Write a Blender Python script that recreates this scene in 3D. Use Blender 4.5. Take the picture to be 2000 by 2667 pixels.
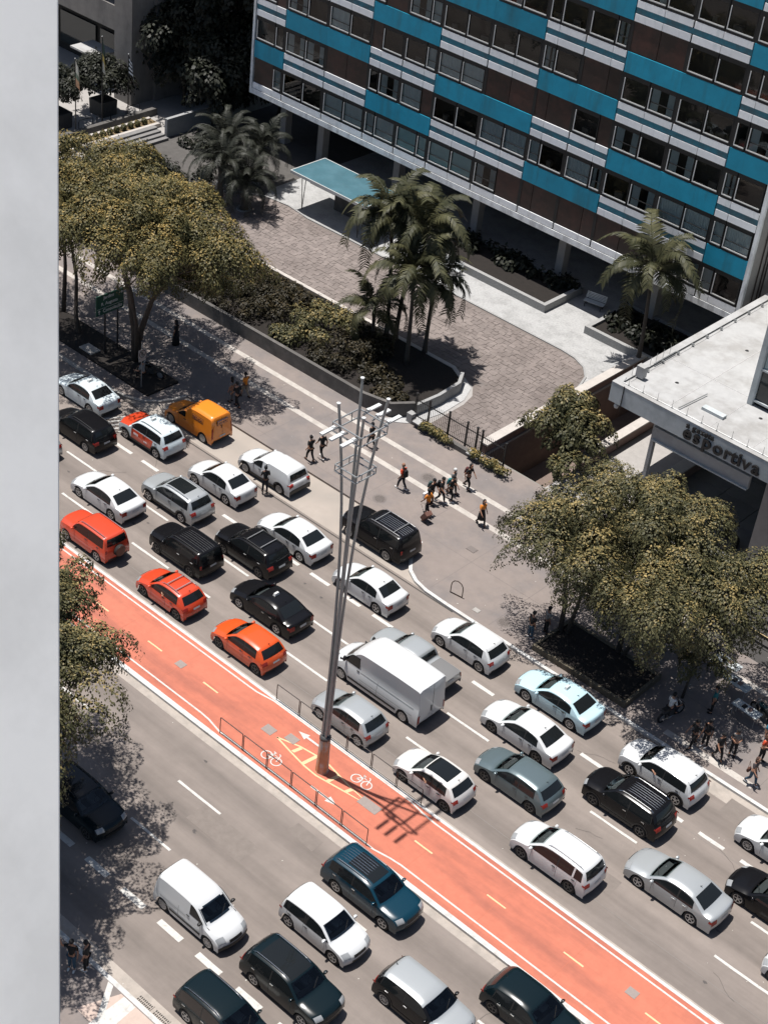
import bpy, bmesh, math, random
import numpy as np
from mathutils import Vector, Matrix
random.seed(11)
R = math.radians
for _o in list(bpy.data.objects):
    bpy.data.objects.remove(_o)
SC = bpy.context.scene
COL = SC.collection

# ------------------------------------------------------------------ camera
# world: X along the avenue, Y across it (away from the camera's tower), Z up, metres
CAM_H = 54.0
_F, _PITCH, _ROLL, _YAW = 4298.264, 0.62527524, 0.12553268, -0.66700677
_fw = Vector((math.sin(_YAW) * math.cos(_PITCH), math.cos(_YAW) * math.cos(_PITCH), -math.sin(_PITCH)))
_rt = Vector((math.cos(_YAW), -math.sin(_YAW), 0))
_up = _rt.cross(_fw)
_r2 = math.cos(_ROLL) * _rt + math.sin(_ROLL) * _up
_u2 = -math.sin(_ROLL) * _rt + math.cos(_ROLL) * _up
cam_data = bpy.data.cameras.new("camera")
cam_data.sensor_fit = 'HORIZONTAL'
cam_data.sensor_width = 36.0
cam_data.lens = 36.0 * _F / 2000.0
cam_data.clip_start = 0.1
cam_data.clip_end = 3000.0
cam = bpy.data.objects.new("camera", cam_data)
COL.objects.link(cam)
_m = Matrix((_r2, _u2, -_fw)).transposed().to_4x4()
_m.translation = Vector((0, 0, CAM_H))
cam.matrix_world = _m
SC.camera = cam

# ------------------------------------------------------------------ sky, sun, exposure
TO_SUN = Vector((-0.245, -0.048, 1.0)).normalized()
world = bpy.data.worlds.new("World")
SC.world = world
world.use_nodes = True
_n = world.node_tree.nodes
_bg = _n["Background"]
_sky = _n.new("ShaderNodeTexSky")
_sky.sky_type = 'NISHITA'
_sky.sun_disc = False
_sky.sun_elevation = math.asin(TO_SUN.z)
_sky.sun_rotation = math.atan2(TO_SUN.x, TO_SUN.y)
_sky.air_density = 1.0
_sky.dust_density = 1.5
world.node_tree.links.new(_sky.outputs[0], _bg.inputs[0])
_bg.inputs[1].default_value = 0.064
_sd = bpy.data.lights.new("sun", 'SUN')
_sd.energy = 5.0
_sd.angle = R(0.5)
_sd.color = (1.0, 0.96, 0.92)
sun = bpy.data.objects.new("sun", _sd)
COL.objects.link(sun)
sun.rotation_euler = TO_SUN.to_track_quat('Z', 'Y').to_euler()
sun.location = (-30, 50, 90)
vs = SC.view_settings
vs.view_transform = 'Standard'
vs.look = 'None'
vs.exposure = 0.46
vs.gamma = 1.0
vs.use_curve_mapping = False
cy = SC.cycles
cy.use_denoising = True
cy.use_adaptive_sampling = True
cy.adaptive_threshold = 0.02
cy.max_bounces = 6
cy.diffuse_bounces = 2
cy.glossy_bounces = 3
cy.transmission_bounces = 4
cy.transparent_max_bounces = 8
cy.caustics_reflective = False
cy.caustics_refractive = False

# ------------------------------------------------------------------ materials
def _c(c):
    return (c[0], c[1], c[2], 1.0)
def srgb(r, g, b):
    f = lambda v: v / 12.92 if v <= 0.04045 else ((v + 0.055) / 1.055) ** 2.4
    return tuple(f(v / 255.0) for v in (r, g, b))
MATS = {}
def mat(name, col, rough=0.6, metal=0.0, coat=0.0, spec=0.5, var=0.0, vscale=3.0, bump=0.0, bscale=40.0,
        island=0.0, obj_rand=0.0, col2=None, mscale=0.6, mlo=0.45, mhi=0.62, emit=None, streak=None):
    """Principled material. var: fine value noise; col2: second colour in large worn patches; island: value change per loose piece."""
    if name in MATS:
        return MATS[name]
    m = bpy.data.materials.new(name)
    m.use_nodes = True
    nt = m.node_tree
    b = nt.nodes["Principled BSDF"]
    b.inputs["Roughness"].default_value = rough
    b.inputs["Metallic"].default_value = metal
    b.inputs["Specular IOR Level"].default_value = spec
    if coat:
        b.inputs["Coat Weight"].default_value = coat
        b.inputs["Coat Roughness"].default_value = 0.04
    b.inputs["Base Color"].default_value = _c(col)
    L = nt.links.new
    src = None
    geo = None
    if var or col2 or bump or streak:
        geo = nt.nodes.new("ShaderNodeNewGeometry")
    def rgb(c):
        n = nt.nodes.new("ShaderNodeRGB"); n.outputs[0].default_value = _c(c); return n.outputs[0]
    if col2:
        tn = nt.nodes.new("ShaderNodeTexNoise"); tn.inputs["Scale"].default_value = mscale; tn.inputs["Detail"].default_value = 6
        tn.inputs["Roughness"].default_value = 0.65
        if streak:
            mp = nt.nodes.new("ShaderNodeMapping"); mp.inputs["Scale"].default_value = streak
            L(geo.outputs["Position"], mp.inputs[0]); L(mp.outputs[0], tn.inputs["Vector"])
        else:
            L(geo.outputs["Position"], tn.inputs["Vector"])
        mr = nt.nodes.new("ShaderNodeMapRange"); mr.inputs[1].default_value = mlo; mr.inputs[2].default_value = mhi
        L(tn.outputs[0], mr.inputs[0])
        mx = nt.nodes.new("ShaderNodeMix"); mx.data_type = 'RGBA'
        L(mr.outputs[0], mx.inputs[0]); mx.inputs[6].default_value = _c(col); mx.inputs[7].default_value = _c(col2)
        src = mx.outputs[2]
    def mulval(fac_socket, amount):
        nonlocal src
        mr = nt.nodes.new("ShaderNodeMapRange"); mr.inputs[1].default_value = 0.0; mr.inputs[2].default_value = 1.0
        mr.inputs[3].default_value = 1 - amount; mr.inputs[4].default_value = 1 + amount
        L(fac_socket, mr.inputs[0])
        vm = nt.nodes.new("ShaderNodeVectorMath"); vm.operation = 'SCALE'
        L(src if src else rgb(col), vm.inputs[0]); L(mr.outputs[0], vm.inputs[3])
        src = vm.outputs[0]
    if var:
        tn = nt.nodes.new("ShaderNodeTexNoise"); tn.inputs["Scale"].default_value = vscale; tn.inputs["Detail"].default_value = 8
        tn.inputs["Roughness"].default_value = 0.7
        L(geo.outputs["Position"], tn.inputs["Vector"]); mulval(tn.outputs[0], var * 2)
    if island:
        g2 = nt.nodes.new("ShaderNodeNewGeometry"); mulval(g2.outputs["Random Per Island"], island)
    if obj_rand:
        oi = nt.nodes.new("ShaderNodeObjectInfo"); mulval(oi.outputs["Random"], obj_rand)
    if src:
        L(src, b.inputs["Base Color"])
    if bump:
        tn = nt.nodes.new("ShaderNodeTexNoise"); tn.inputs["Scale"].default_value = bscale; tn.inputs["Detail"].default_value = 5
        L(geo.outputs["Position"], tn.inputs["Vector"])
        bp = nt.nodes.new("ShaderNodeBump"); bp.inputs["Strength"].default_value = bump; bp.inputs["Distance"].default_value = 0.02
        L(tn.outputs[0], bp.inputs["Height"]); L(bp.outputs[0], b.inputs["Normal"])
    if emit:
        b.inputs["Emission Color"].default_value = _c(emit[0]); b.inputs["Emission Strength"].default_value = emit[1]
    MATS[name] = m
    return m

# ------------------------------------------------------------------ mesh helpers
class MB:
    """Collects simple shapes; build() links them as ONE mesh object."""
    def __init__(s):
        s.v, s.f, s.mi = [], [], []
    def add(s, vs, fs, mi=0):
        o = len(s.v)
        s.v.extend(tuple(p) for p in vs)
        s.f.extend(tuple(i + o for i in f) for f in fs)
        s.mi.extend([mi] * len(fs))
    def box(s, c, d, rz=0.0, mi=0, taper=1.0, M=None):
        hx, hy, hz = d[0] / 2, d[1] / 2, d[2] / 2
        vs = []
        cr, sr = math.cos(rz), math.sin(rz)
        for k, (sx, sy, sz) in enumerate(((-1,-1,-1),(1,-1,-1),(1,1,-1),(-1,1,-1),(-1,-1,1),(1,-1,1),(1,1,1),(-1,1,1))):
            t = taper if sz > 0 else 1.0
            x, y, z = sx * hx * t, sy * hy * t, sz * hz
            p = Vector((x * cr - y * sr, x * sr + y * cr, z))
            if M is not None: p = M @ p
            vs.append((p.x + c[0], p.y + c[1], p.z + c[2]))
        s.add(vs, [(3,2,1,0),(4,5,6,7),(0,1,5,4),(1,2,6,5),(2,3,7,6),(3,0,4,7)], mi)
    def span(s, x0, x1, y0, y1, z0, z1, mi=0):
        s.box(((x0+x1)/2, (y0+y1)/2, (z0+z1)/2), (abs(x1-x0), abs(y1-y0), abs(z1-z0)), 0, mi)
    def tube(s, p0, p1, r0, r1=None, n=8, caps=True, mi=0):
        r1 = r0 if r1 is None else r1
        p0, p1 = Vector(p0), Vector(p1)
        d = (p1 - p0)
        if d.length < 1e-6: return
        q = d.to_track_quat('Z', 'Y')
        vs = []
        for p, r in ((p0, r0), (p1, r1)):
            for i in range(n):
                a = 2 * math.pi * i / n
                vs.append(p + q @ Vector((math.cos(a) * r, math.sin(a) * r, 0)))
        fs = [(i, (i + 1) % n, n + (i + 1) % n, n + i) for i in range(n)]
        if caps:
            fs.append(tuple(range(n - 1, -1, -1))); fs.append(tuple(range(n, 2 * n)))
        s.add(vs, fs, mi)
    def path(s, pts, rad, n=7, mi=0, caps=True):
        """one continuous tube through pts with radius per point"""
        pts = [Vector(p) for p in pts]
        if not isinstance(rad, (list, tuple)): rad = [rad] * len(pts)
        vs, fs = [], []
        up = None
        for i, p in enumerate(pts):
            a = pts[max(0, i - 1)]; b = pts[min(len(pts) - 1, i + 1)]
            d = (b - a).normalized()
            if up is None:
                up = Vector((0, 0, 1)) if abs(d.z) < 0.9 else Vector((1, 0, 0))
            u = (up - d * up.dot(d)).normalized(); w = d.cross(u); up = u
            for k in range(n):
                t = 2 * math.pi * k / n
                vs.append(p + (u * math.cos(t) + w * math.sin(t)) * rad[i])
        for i in range(len(pts) - 1):
            for k in range(n):
                k2 = (k + 1) % n
                fs.append((i * n + k, i * n + k2, (i + 1) * n + k2, (i + 1) * n + k))
        if caps:
            fs.append(tuple(range(n - 1, -1, -1))); fs.append(tuple(range((len(pts) - 1) * n, len(pts) * n)))
        s.add(vs, fs, mi)
    def lathe(s, prof, n=12, c=(0,0,0), axis='Z', mi=0):
        """prof: list of (r, h) along the axis"""
        vs, fs = [], []
        for r, h in prof:
            for k in range(n):
                a = 2 * math.pi * k / n
                x, y = r * math.cos(a), r * math.sin(a)
                p = (x, y, h) if axis == 'Z' else ((x, h, y) if axis == 'Y' else (h, x, y))
                vs.append((p[0] + c[0], p[1] + c[1], p[2] + c[2]))
        for i in range(len(prof) - 1):
            for k in range(n):
                k2 = (k + 1) % n
                fs.append((i * n + k, i * n + k2, (i + 1) * n + k2, (i + 1) * n + k))
        s.add(vs, fs, mi)
    def prism(s, poly, z0, z1, mi=0):
        n = len(poly)
        vs = [(p[0], p[1], z0) for p in poly] + [(p[0], p[1], z1) for p in poly]
        fs = [tuple(range(n - 1, -1, -1)), tuple(range(n, 2 * n))]
        fs += [(i, (i + 1) % n, n + (i + 1) % n, n + i) for i in range(n)]
        s.add(vs, fs, mi)
    def sheet(s, poly, z, mi=0):
        s.add([(p[0], p[1], z) for p in poly], [tuple(range(len(poly)))], mi)
    def rect(s, x0, x1, y0, y1, z, mi=0):
        s.sheet([(x0, y0), (x1, y0), (x1, y1), (x0, y1)], z, mi)
    def strip(s, pts, w, z, mi=0):
        """flat band of width w along a polyline"""
        n = len(pts); L_, R_ = [], []
        for i, p in enumerate(pts):
            a = Vector(pts[max(0, i - 1)]); b = Vector(pts[min(n - 1, i + 1)])
            d = (b - a).normalized(); nn = Vector((-d.y, d.x))
            L_.append((p[0] + nn.x * w / 2, p[1] + nn.y * w / 2, z)); R_.append((p[0] - nn.x * w / 2, p[1] - nn.y * w / 2, z))
        s.add(L_ + R_, [(n + i, n + i + 1, i + 1, i) for i in range(n - 1)], mi)
    def wallstrip(s, pts, w, z0, z1, mi=0):
        n = len(pts); vs = []
        for i, p in enumerate(pts):
            a = Vector(pts[max(0, i - 1)]); b = Vector(pts[min(n - 1, i + 1)])
            d = (b - a).normalized(); nn = Vector((-d.y, d.x)) * (w / 2)
            vs += [(p[0] + nn.x, p[1] + nn.y, z0), (p[0] - nn.x, p[1] - nn.y, z0), (p[0] - nn.x, p[1] - nn.y, z1), (p[0] + nn.x, p[1] + nn.y, z1)]
        fs = [(3, 2, 1, 0), tuple(4 * (n - 1) + k for k in (0, 1, 2, 3))]
        for i in range(n - 1):
            for k in range(4):
                k2 = (k + 1) % 4
                fs.append((4 * i + k, 4 * i + k2, 4 * (i + 1) + k2, 4 * (i + 1) + k))
        s.add(vs, fs, mi)
    def mesh(s, name, mats, smooth=False, sharp=None, fix=False):
        me = bpy.data.meshes.new(name)
        me.from_pydata(s.v, [], s.f)
        for m in (mats if isinstance(mats, (list, tuple)) else [mats]):
            me.materials.append(m)
        if any(s.mi):
            me.polygons.foreach_set("material_index", s.mi)
        if fix:
            bm = bmesh.new(); bm.from_mesh(me); bmesh.ops.recalc_face_normals(bm, faces=bm.faces); bm.to_mesh(me); bm.free()
        if smooth:
            me.polygons.foreach_set("use_smooth", [True] * len(me.polygons))
            if sharp: me.set_sharp_from_angle(angle=R(sharp))
        me.update()
        return me
    def build(s, name, mats, parent=None, loc=None, rz=0.0, smooth=False, sharp=None, fix=False):
        return link(name, s.mesh(name, mats, smooth, sharp, fix), parent, loc, rz)

def link(name, me, parent=None, loc=None, rz=0.0):
    o = bpy.data.objects.new(name, me)
    COL.objects.link(o)
    if parent is not None: o.parent = parent
    if loc is not None: o.location = loc
    if rz: o.rotation_euler = (0, 0, rz)
    return o
def empty(name, loc=(0, 0, 0), rz=0.0):
    o = bpy.data.objects.new(name, None)
    o.empty_display_size = 0.3
    COL.objects.link(o)
    o.location = loc
    o.rotation_euler = (0, 0, rz)
    return o
def tag(o, label, cat, group=None):
    o["label"] = label
    o["category"] = cat
    if group: o["group"] = group
    return o
def setting(o, kind='structure', label=None):
    o["kind"] = kind
    if label: o["label"] = label
    return o
def arc(cx, cy, r, a0, a1, n=8):
    return [(cx + r * math.cos(R(a0 + (a1 - a0) * i / n)), cy + r * math.sin(R(a0 + (a1 - a0) * i / n))) for i in range(n + 1)]
# ================================================================== GROUND, ROAD, PAVEMENTS
SW = 0.14                                                  # kerb height
M_asph = mat("asphalt", (0.212, 0.180, 0.158), 0.85, var=0.10, vscale=1.4, bump=0.35, bscale=60, col2=(0.155, 0.131, 0.115), mscale=0.55, streak=(0.10, 1.3, 1), mlo=.40, mhi=.66)
M_asph2 = mat("worn_asphalt", (0.205, 0.174, 0.153), 0.85, var=0.12, vscale=0.9, bump=0.3, bscale=60, col2=(0.150, 0.127, 0.112), mscale=0.5, streak=(0.09, 1.2, 1), mlo=.40, mhi=.66)
def lane_wear(m, y0, pitch, amount):
    """dark drip and tyre band along the middle of every lane, broken up by noise"""
    nt = m.node_tree; b = nt.nodes["Principled BSDF"]; L = nt.links.new; src = b.inputs["Base Color"].links[0].from_socket
    g_ = nt.nodes.new("ShaderNodeNewGeometry"); sp = nt.nodes.new("ShaderNodeSeparateXYZ"); L(g_.outputs["Position"], sp.inputs[0])
    def M_(op, a, bb=None):
        n = nt.nodes.new("ShaderNodeMath"); n.operation = op
        for i, v in enumerate((a, bb)):
            if v is None: continue
            if isinstance(v, (int, float)): n.inputs[i].default_value = v
            else: L(v, n.inputs[i])
        return n.outputs[0]
    c = M_('COSINE', M_('MULTIPLY', M_('SUBTRACT', sp.outputs[1], y0), 2 * math.pi / pitch))
    c = M_('POWER', M_('MAXIMUM', M_('MULTIPLY', M_('ADD', c, 1.0), .5), 0.0), 2.2)
    mp = nt.nodes.new("ShaderNodeMapping"); mp.inputs["Scale"].default_value = (.16, 1.4, 1); L(g_.outputs["Position"], mp.inputs[0])
    tn = nt.nodes.new("ShaderNodeTexNoise"); tn.inputs["Scale"].default_value = 1.6; tn.inputs["Detail"].default_value = 7; L(mp.outputs[0], tn.inputs["Vector"])
    f = M_('SUBTRACT', 1.0, M_('MULTIPLY', M_('MULTIPLY', c, tn.outputs[0]), amount))
    vm = nt.nodes.new("ShaderNodeVectorMath"); vm.operation = 'SCALE'; L(src, vm.inputs[0]); L(f, vm.inputs[3]); L(vm.outputs[0], b.inputs["Base Color"])
lane_wear(M_asph, 44.9, 2.78, .42)
lane_wear(M_asph2, 29.2, 2.88, .42)
M_conc = mat("gutter_concrete", (0.34, 0.30, 0.262), 0.9, var=0.12, vscale=3, bump=0.3, col2=(0.28, 0.25, 0.22), mscale=1.2)
M_bay = mat("bay_concrete", (0.315, 0.275, 0.238), 0.9, var=0.08, vscale=2, col2=(0.27, 0.24, 0.21), mscale=0.5, bump=0.2)
M_walk = mat("pavement_screed", (0.195, 0.164, 0.147), 0.88, var=0.10, vscale=1.8, col2=(0.155, 0.137, 0.13), mscale=0.3, bump=0.2)
M_walkpale = mat("pavement_pale_band", (0.40, 0.37, 0.335), 0.85, var=0.14, vscale=4, col2=(0.33, 0.30, 0.27), mscale=1.5)
M_kerbw = mat("kerb_white_paint", (0.47, 0.47, 0.455), 0.8, var=0.12, vscale=5, col2=(0.33, 0.31, 0.285), mscale=2.2, mlo=0.5, mhi=0.75)
M_line = mat("road_paint_white", (0.47, 0.46, 0.43), 0.75, var=0.10, vscale=9, col2=(0.33, 0.305, 0.28), mscale=4.0, mlo=0.52, mhi=0.72)
M_yel = mat("road_paint_yellow", (0.60, 0.41, 0.23), 0.75, var=0.10, vscale=9)
M_red = mat("cycle_track_red", (0.425, 0.130, 0.078), 0.8, var=0.12, vscale=2.2, col2=(0.315, 0.10, 0.064), mscale=0.7, streak=(0.15, 1.0, 1), bump=0.15)
M_redpatch = mat("bare_screed_patch", (0.24, 0.20, 0.18), 0.85, var=0.12, vscale=6)
M_soil = mat("planting_soil", (0.013, 0.010, 0.008), 1.0, var=0.4, vscale=5, bump=0.6, bscale=20)
M_dirt = mat("outer_ground", (0.20, 0.19, 0.17), 0.95, var=0.15, vscale=0.6)

PIT = (-46.2, -41.75, 67.9, 84.0)                            # sunken ramp beside the plaza
g = MB(); B = 1200.0
xs = [-B, PIT[0], PIT[1], B]; ys = [-B, PIT[2], PIT[3], B]
for i in range(3):
    for j in range(3):
        if (i, j) != (1, 1):
            g.rect(xs[i], xs[i + 1], ys[j], ys[j + 1], -0.03)
setting(g.build("ground", M_dirt))
g = MB()
g.rect(PIT[0], PIT[1], PIT[2], PIT[3], -3.2)
for x0, x1, y0, y1 in ((PIT[0] - .1, PIT[0], PIT[2], PIT[3]), (PIT[1], PIT[1] + .1, PIT[2], PIT[3]), (PIT[0], PIT[1], PIT[2] - .1, PIT[2]), (PIT[0], PIT[1], PIT[3], PIT[3] + .1)):
    g.span(x0, x1, y0, y1, -3.25, -0.035)
setting(g.build("ramp_pit_floor", mat("ramp_concrete", (0.16, 0.12, 0.10), 0.9, var=0.2, vscale=2)))

g = MB(); g.rect(-160, 60, 27.3, 39.35, 0.0); setting(g.build("road", M_asph2))
g = MB(); g.rect(-160, 60, 43.35, 55.2, 0.0); setting(g.build("road", M_asph))
# far cross pavement and lower pavement (camera side)
g = MB(); g.prism([(-160, 2), (60, 2), (60, 27.05), (-160, 27.05)], -0.02, SW); setting(g.build("pavement", M_walk))
g = MB(); g.span(-160, 60, 27.05, 27.26, -0.02, SW + .004); setting(g.build("kerb", M_kerbw))
g = MB(); g.rect(-160, 60, 27.26, 27.85, 0.006); setting(g.build("gutter", M_conc))
# lower pavement: pale ramp triangle by the drain
g = MB(); g.sheet([(-31.02, 27.0), (-30.35, 27.0), (-30.2, 25.2), (-31.0, 25.2)], SW + .006)
g.sheet([(-32.0, 27.02), (-31.7, 27.02), (-30.9, 25.9), (-31.0, 25.6)], SW + .007)
setting(g.build("pavement_ramp_paint", M_line))
g = MB(); g.prism([(-31.9, 25.3), (-27.0, 25.3), (-27.0, 27.0), (-31.2, 27.0)], SW - .05, SW + .004); setting(g.build("pavement_ramp", mat("ramp_slab", (0.42, 0.33, 0.28), 0.85, var=0.1)))

# cycle track in the median
KX = [-160, 60]
g = MB(); g.span(-160, 60, 39.62, 43.26, -0.02, SW); setting(g.build("cycle_track", M_red))
for (y0, y1) in ((39.36, 39.62), (43.26, 43.42)):
    g = MB(); g.span(-160, 60, y0, y1, -0.02, SW + .006); setting(g.build("kerb", M_kerbw))
g = MB(); g.rect(-160, 60, 38.95, 39.36, 0.006); setting(g.build("gutter", M_conc))
g = MB(); g.rect(-160, 60, 43.42, 43.62, 0.006); setting(g.build("gutter", M_conc))

# upper pavement with the lay-by cut out of it
edge = [(-160, 55.2), (-65.2, 55.15), (-64.2, 55.25), (-63.2, 55.7), (-62.5, 56.5), (-62.1, 57.4), (-61.97, 58.15),
        (-43.0, 58.2), (-42.75, 57.3), (-42.34, 56.6), (-41.7, 55.85), (-40.9, 55.4), (-40.0, 55.2), (-38.5, 55.15), (60, 55.15)]
inner = [(60, 67.6), (PIT[1], 67.6), (PIT[0], 67.6), (-160, 67.6)]
g = MB(); g.prism(edge + inner, -0.02, SW); setting(g.build("pavement", M_walk))
g = MB()
g.prism([(-160, 67.6), (PIT[0], 67.6), (PIT[0], 140), (-160, 140)], -0.02, SW - .002)
g.prism([(PIT[1], 67.6), (60, 67.6), (60, 140), (PIT[1], 140)], -0.02, SW - .002)
g.prism([(PIT[0], 84.0), (PIT[1], 84.0), (PIT[1], 140), (PIT[0], 140)], -0.02, SW - .002)
setting(g.build("forecourt_slab", mat("forecourt_concrete", (0.30, 0.285, 0.27), 0.9, var=0.15, vscale=2)))
g = MB(); g.rect(-66, -38, 55.2, 58.3, 0.004); setting(g.build("layby", M_bay))
g = MB(); g.rect(-66, -38, 54.98, 55.06, 0.009); setting(g.build("layby_joint", mat("joint_tar", (0.05, 0.045, 0.04), 0.9)))
g = MB(); g.wallstrip(edge[7:], 0.2, 0.0, SW + .006); setting(g.build("kerb", M_kerbw))
g = MB(); g.wallstrip(edge[:7], 0.2, 0.0, SW + .006); setting(g.build("kerb", mat("kerb_granite", (0.30, 0.285, 0.265), 0.9, var=0.2, vscale=3)))
g = MB(); g.rect(-24.5, 60, 54.2, 55.05, 0.006); setting(g.build("gutter", M_conc))
for y, w in ((62.15, .40), (64.12, .38)):
    g = MB(); g.rect(-160, 60 if y < 63 else -29.2, y - w / 2, y + w / 2, SW + .005); setting(g.build("pavement_band", M_walkpale))
g = MB(); g.rect(-25.2, -20.2, 55.75, 56.15, SW + .005); setting(g.build("pavement_band", M_walkpale))
# fine joints of the pavement screed
g = MB()
for x in range(-120, 40, 4):
    g.rect(x - .012, x + .012, 55.5 if not -64 < x < -40 else 58.5, 61.9, SW + .003)
    g.rect(x + 1 - .012, x + 1 + .012, 62.4, 63.9, SW + .003)
g.rect(-64, -10, 58.9, 58.925, SW + .003)
setting(g.build("pavement_joints", mat("joint_dark", (0.145, 0.126, 0.118), 0.9)))

# ---- painted markings (each dash is its own piece of the road)
PZ = 0.010
def dash(name, x0, x1, y, w, m=M_line, z=PZ):
    d = MB()
    n = max(2, int((x1 - x0) / 0.35)); up, lo = [], []
    for i in range(n + 1):
        x = x0 + (x1 - x0) * i / n
        up.append((x, y + w / 2 + random.uniform(-.008, .008))); lo.append((x, y - w / 2 + random.uniform(-.008, .008)))
    d.sheet(lo + up[::-1], z)
    o = d.build(name, m); setting(o); return o
for x0 in [-39.9 + 2.3 * k for k in range(-6, 13)]:
    dash("lane_dash", x0, x0 + 1.36, 30.53, 0.30)
for x0 in (-55.7, -46.9, -38.1, -24.6 - 4.7, -20.5): dash("lane_dash", x0, x0 + 2.55, 33.4, 0.13)
for x0 in (-56.0, -47.2, -38.4, -29.6, -20.8): dash("lane_dash", x0, x0 + 2.75, 36.42, 0.13)
for x0 in (-67.0, -58.9, -50.17 - 2.9, -49.1 + .1, -41.5, -33.4, -24.7, -16.0): dash("lane_dash", x0, x0 + (2.9 if x0 != -49.0 else 2.0), 46.26, 0.14)
for x0 in (-61.9, -55.9, -49.6, -42.25, -33.2, -24.55, -15.9): dash("lane_dash", x0, x0 + 2.6, 49.0, 0.14)
x0 = -76.5
while x0 < 12:
    dash("lane_dash", x0, x0 + 1.36, 51.68, 0.22); x0 += 2.245
# hatched corner before the lay-by
for k in range(6):
    g = MB(); x = -63.4 + k * .42
    g.sheet([(x, 52.55), (x + .16, 52.55), (x + .9, 54.0), (x + .74, 54.0)], PZ); setting(g.build("hatch_stripe", M_line))
# dark repair patches and tyre grime along the carriageway
rp = random.Random(5)
for k in range(40):
    g = MB(); x, y = rp.uniform(-62, -14), rp.choice((45.0, 47.8, 50.4, 53.4, 29, 32, 35, 38)) + rp.uniform(-.5, .5)
    n = 9; g.sheet([(x + math.cos(2 * math.pi * i / n) * rp.uniform(.04, .16), y + math.sin(2 * math.pi * i / n) * rp.uniform(.03, .09)) for i in range(n)], 0.007)
    setting(g.build("oil_spot", mat("oil_spot", (0.07, 0.06, 0.055), 0.7)))
# tar seams in the road
def seam(name, pts, w, m):
    g = MB(); g.strip(pts, w, 0.0075); return setting(g.build(name, m))
for y in (44.9,):
    seam("tar_seam", [(x, y + rp.uniform(-.03, .03)) for x in range(-80, 10, 2)], 0.03, mat("seam_soft", (0.185, 0.166, 0.15), 0.9))
seam("tar_seam", [(x, 51.42 + rp.uniform(-.02, .02)) for x in range(-80, 10, 2)], 0.035, mat("seam_soft", (0.185, 0.166, 0.15), 0.9))


# ---- cycle track paint
TZ = SW + .005
g = MB(); g.strip([(-160, 40.06), (-40.9, 40.06), (-40.3, 40.02), (-39.4, 39.84), (-29.6, 39.84), (-28.8, 40.0), (-28.2, 40.06), (60, 40.06)], .09, TZ); setting(g.build("track_edge_line", M_line))
g = MB(); g.strip([(-160, 43.02), (-40.9, 43.02), (-40.2, 43.03), (-39.2, 43.2), (-30.4, 43.2), (-29.6, 43.06), (-28.8, 43.0), (60, 43.0)], .09, TZ); setting(g.build("track_edge_line", M_line))
for x0 in [-46.39 - 4.0 * k for k in range(0, 8)] + [-42.39] + [-28.73 + 4.14 * k for k in range(0, 9)]:
    dash("track_dash", x0, x0 + 1.03, 41.57, 0.085, M_yel, TZ)
# yellow island round the mast
g = MB()
isl = [(-37.35, 41.58), (-36.2, 41.95), (-35.2, 42.1), (-34.5, 42.1), (-33.0, 41.82), (-31.3, 41.62), (-33.0, 41.38), (-34.4, 41.16), (-35.2, 41.2), (-36.3, 41.38), (-37.35, 41.58)]
g.strip(isl, .085, TZ)
setting(g.build("island_outline", M_yel))
g = MB()
for x, a, b in ((-36.15, 41.45, 41.92), (-35.3, 41.25, 42.05), (-33.75, 41.28, 41.95), (-32.75, 41.45, 41.8)):
    g.sheet([(x - .14, a), (x + .05, a), (x + .16, b), (x - .03, b)], TZ + .001)
setting(g.build("island_bars", M_yel))
for nm, (x0, x1, y, d) in {"a": (-36.95, -35.55, 42.62, -1), "b": (-32.5, -34.1, 40.52, 1)}.items():
    g = MB(); L_ = abs(x1 - x0)
    tip = x0; g.sheet([(tip, y), (tip - d * .55, y + .2), (tip - d * .55, y - .2)], TZ)
    g.rect(min(tip - d * .55, tip - d * L_), max(tip - d * .55, tip - d * L_), y - .055, y + .055, TZ)
    setting(g.build("track_arrow", M_line))
def bike(x, y, d):
    b = MB()
    for cx in (0.0, 0.62):
        ring = [(x + d * (cx + .25 * math.cos(2 * math.pi * i / 18)), y + .25 * math.sin(2 * math.pi * i / 18)) for i in range(19)]
        b.strip(ring, .055, TZ)
    for pts in ([(0, 0), (.2, .28), (.52, .25), (.27, .02), (.2, .28)], [(0, 0), (.27, .02)], [(.62, 0), (.5, .42), (.4, .46)], [(.22, .26), (.17, .38)], [(.1, .40), (.26, .38)]):
        b.strip([(x + d * px, y + py) for px, py in pts], .05, TZ + .001)
    setting(b.build("cycle_symbol", M_line))
bike(-33.05, 42.42, 1) ; bike(-36.85, 40.42, 1)
for k, (x, y, sx, sy) in enumerate(((-37.95, 41.65, .62, .5), (-36.8, 42.02, .62, .46), (-44.05, 41.62, .5, .42), (-31.5, 41.62, 1.1, .52), (-17.25, 42.0, .5, .42))):
    g = MB(); g.box((x, y, TZ + .002), (sx, sy, .012)); setting(g.build("inspection_cover", M_redpatch))
# concrete joints across the track
g = MB()
for x in range(-80, 10, 4):
    g.rect(x, x + .02, 39.65, 43.24, TZ - .002)
setting(g.build("track_joints", mat("track_joint", (0.40, 0.12, 0.07), 0.85)))

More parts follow.
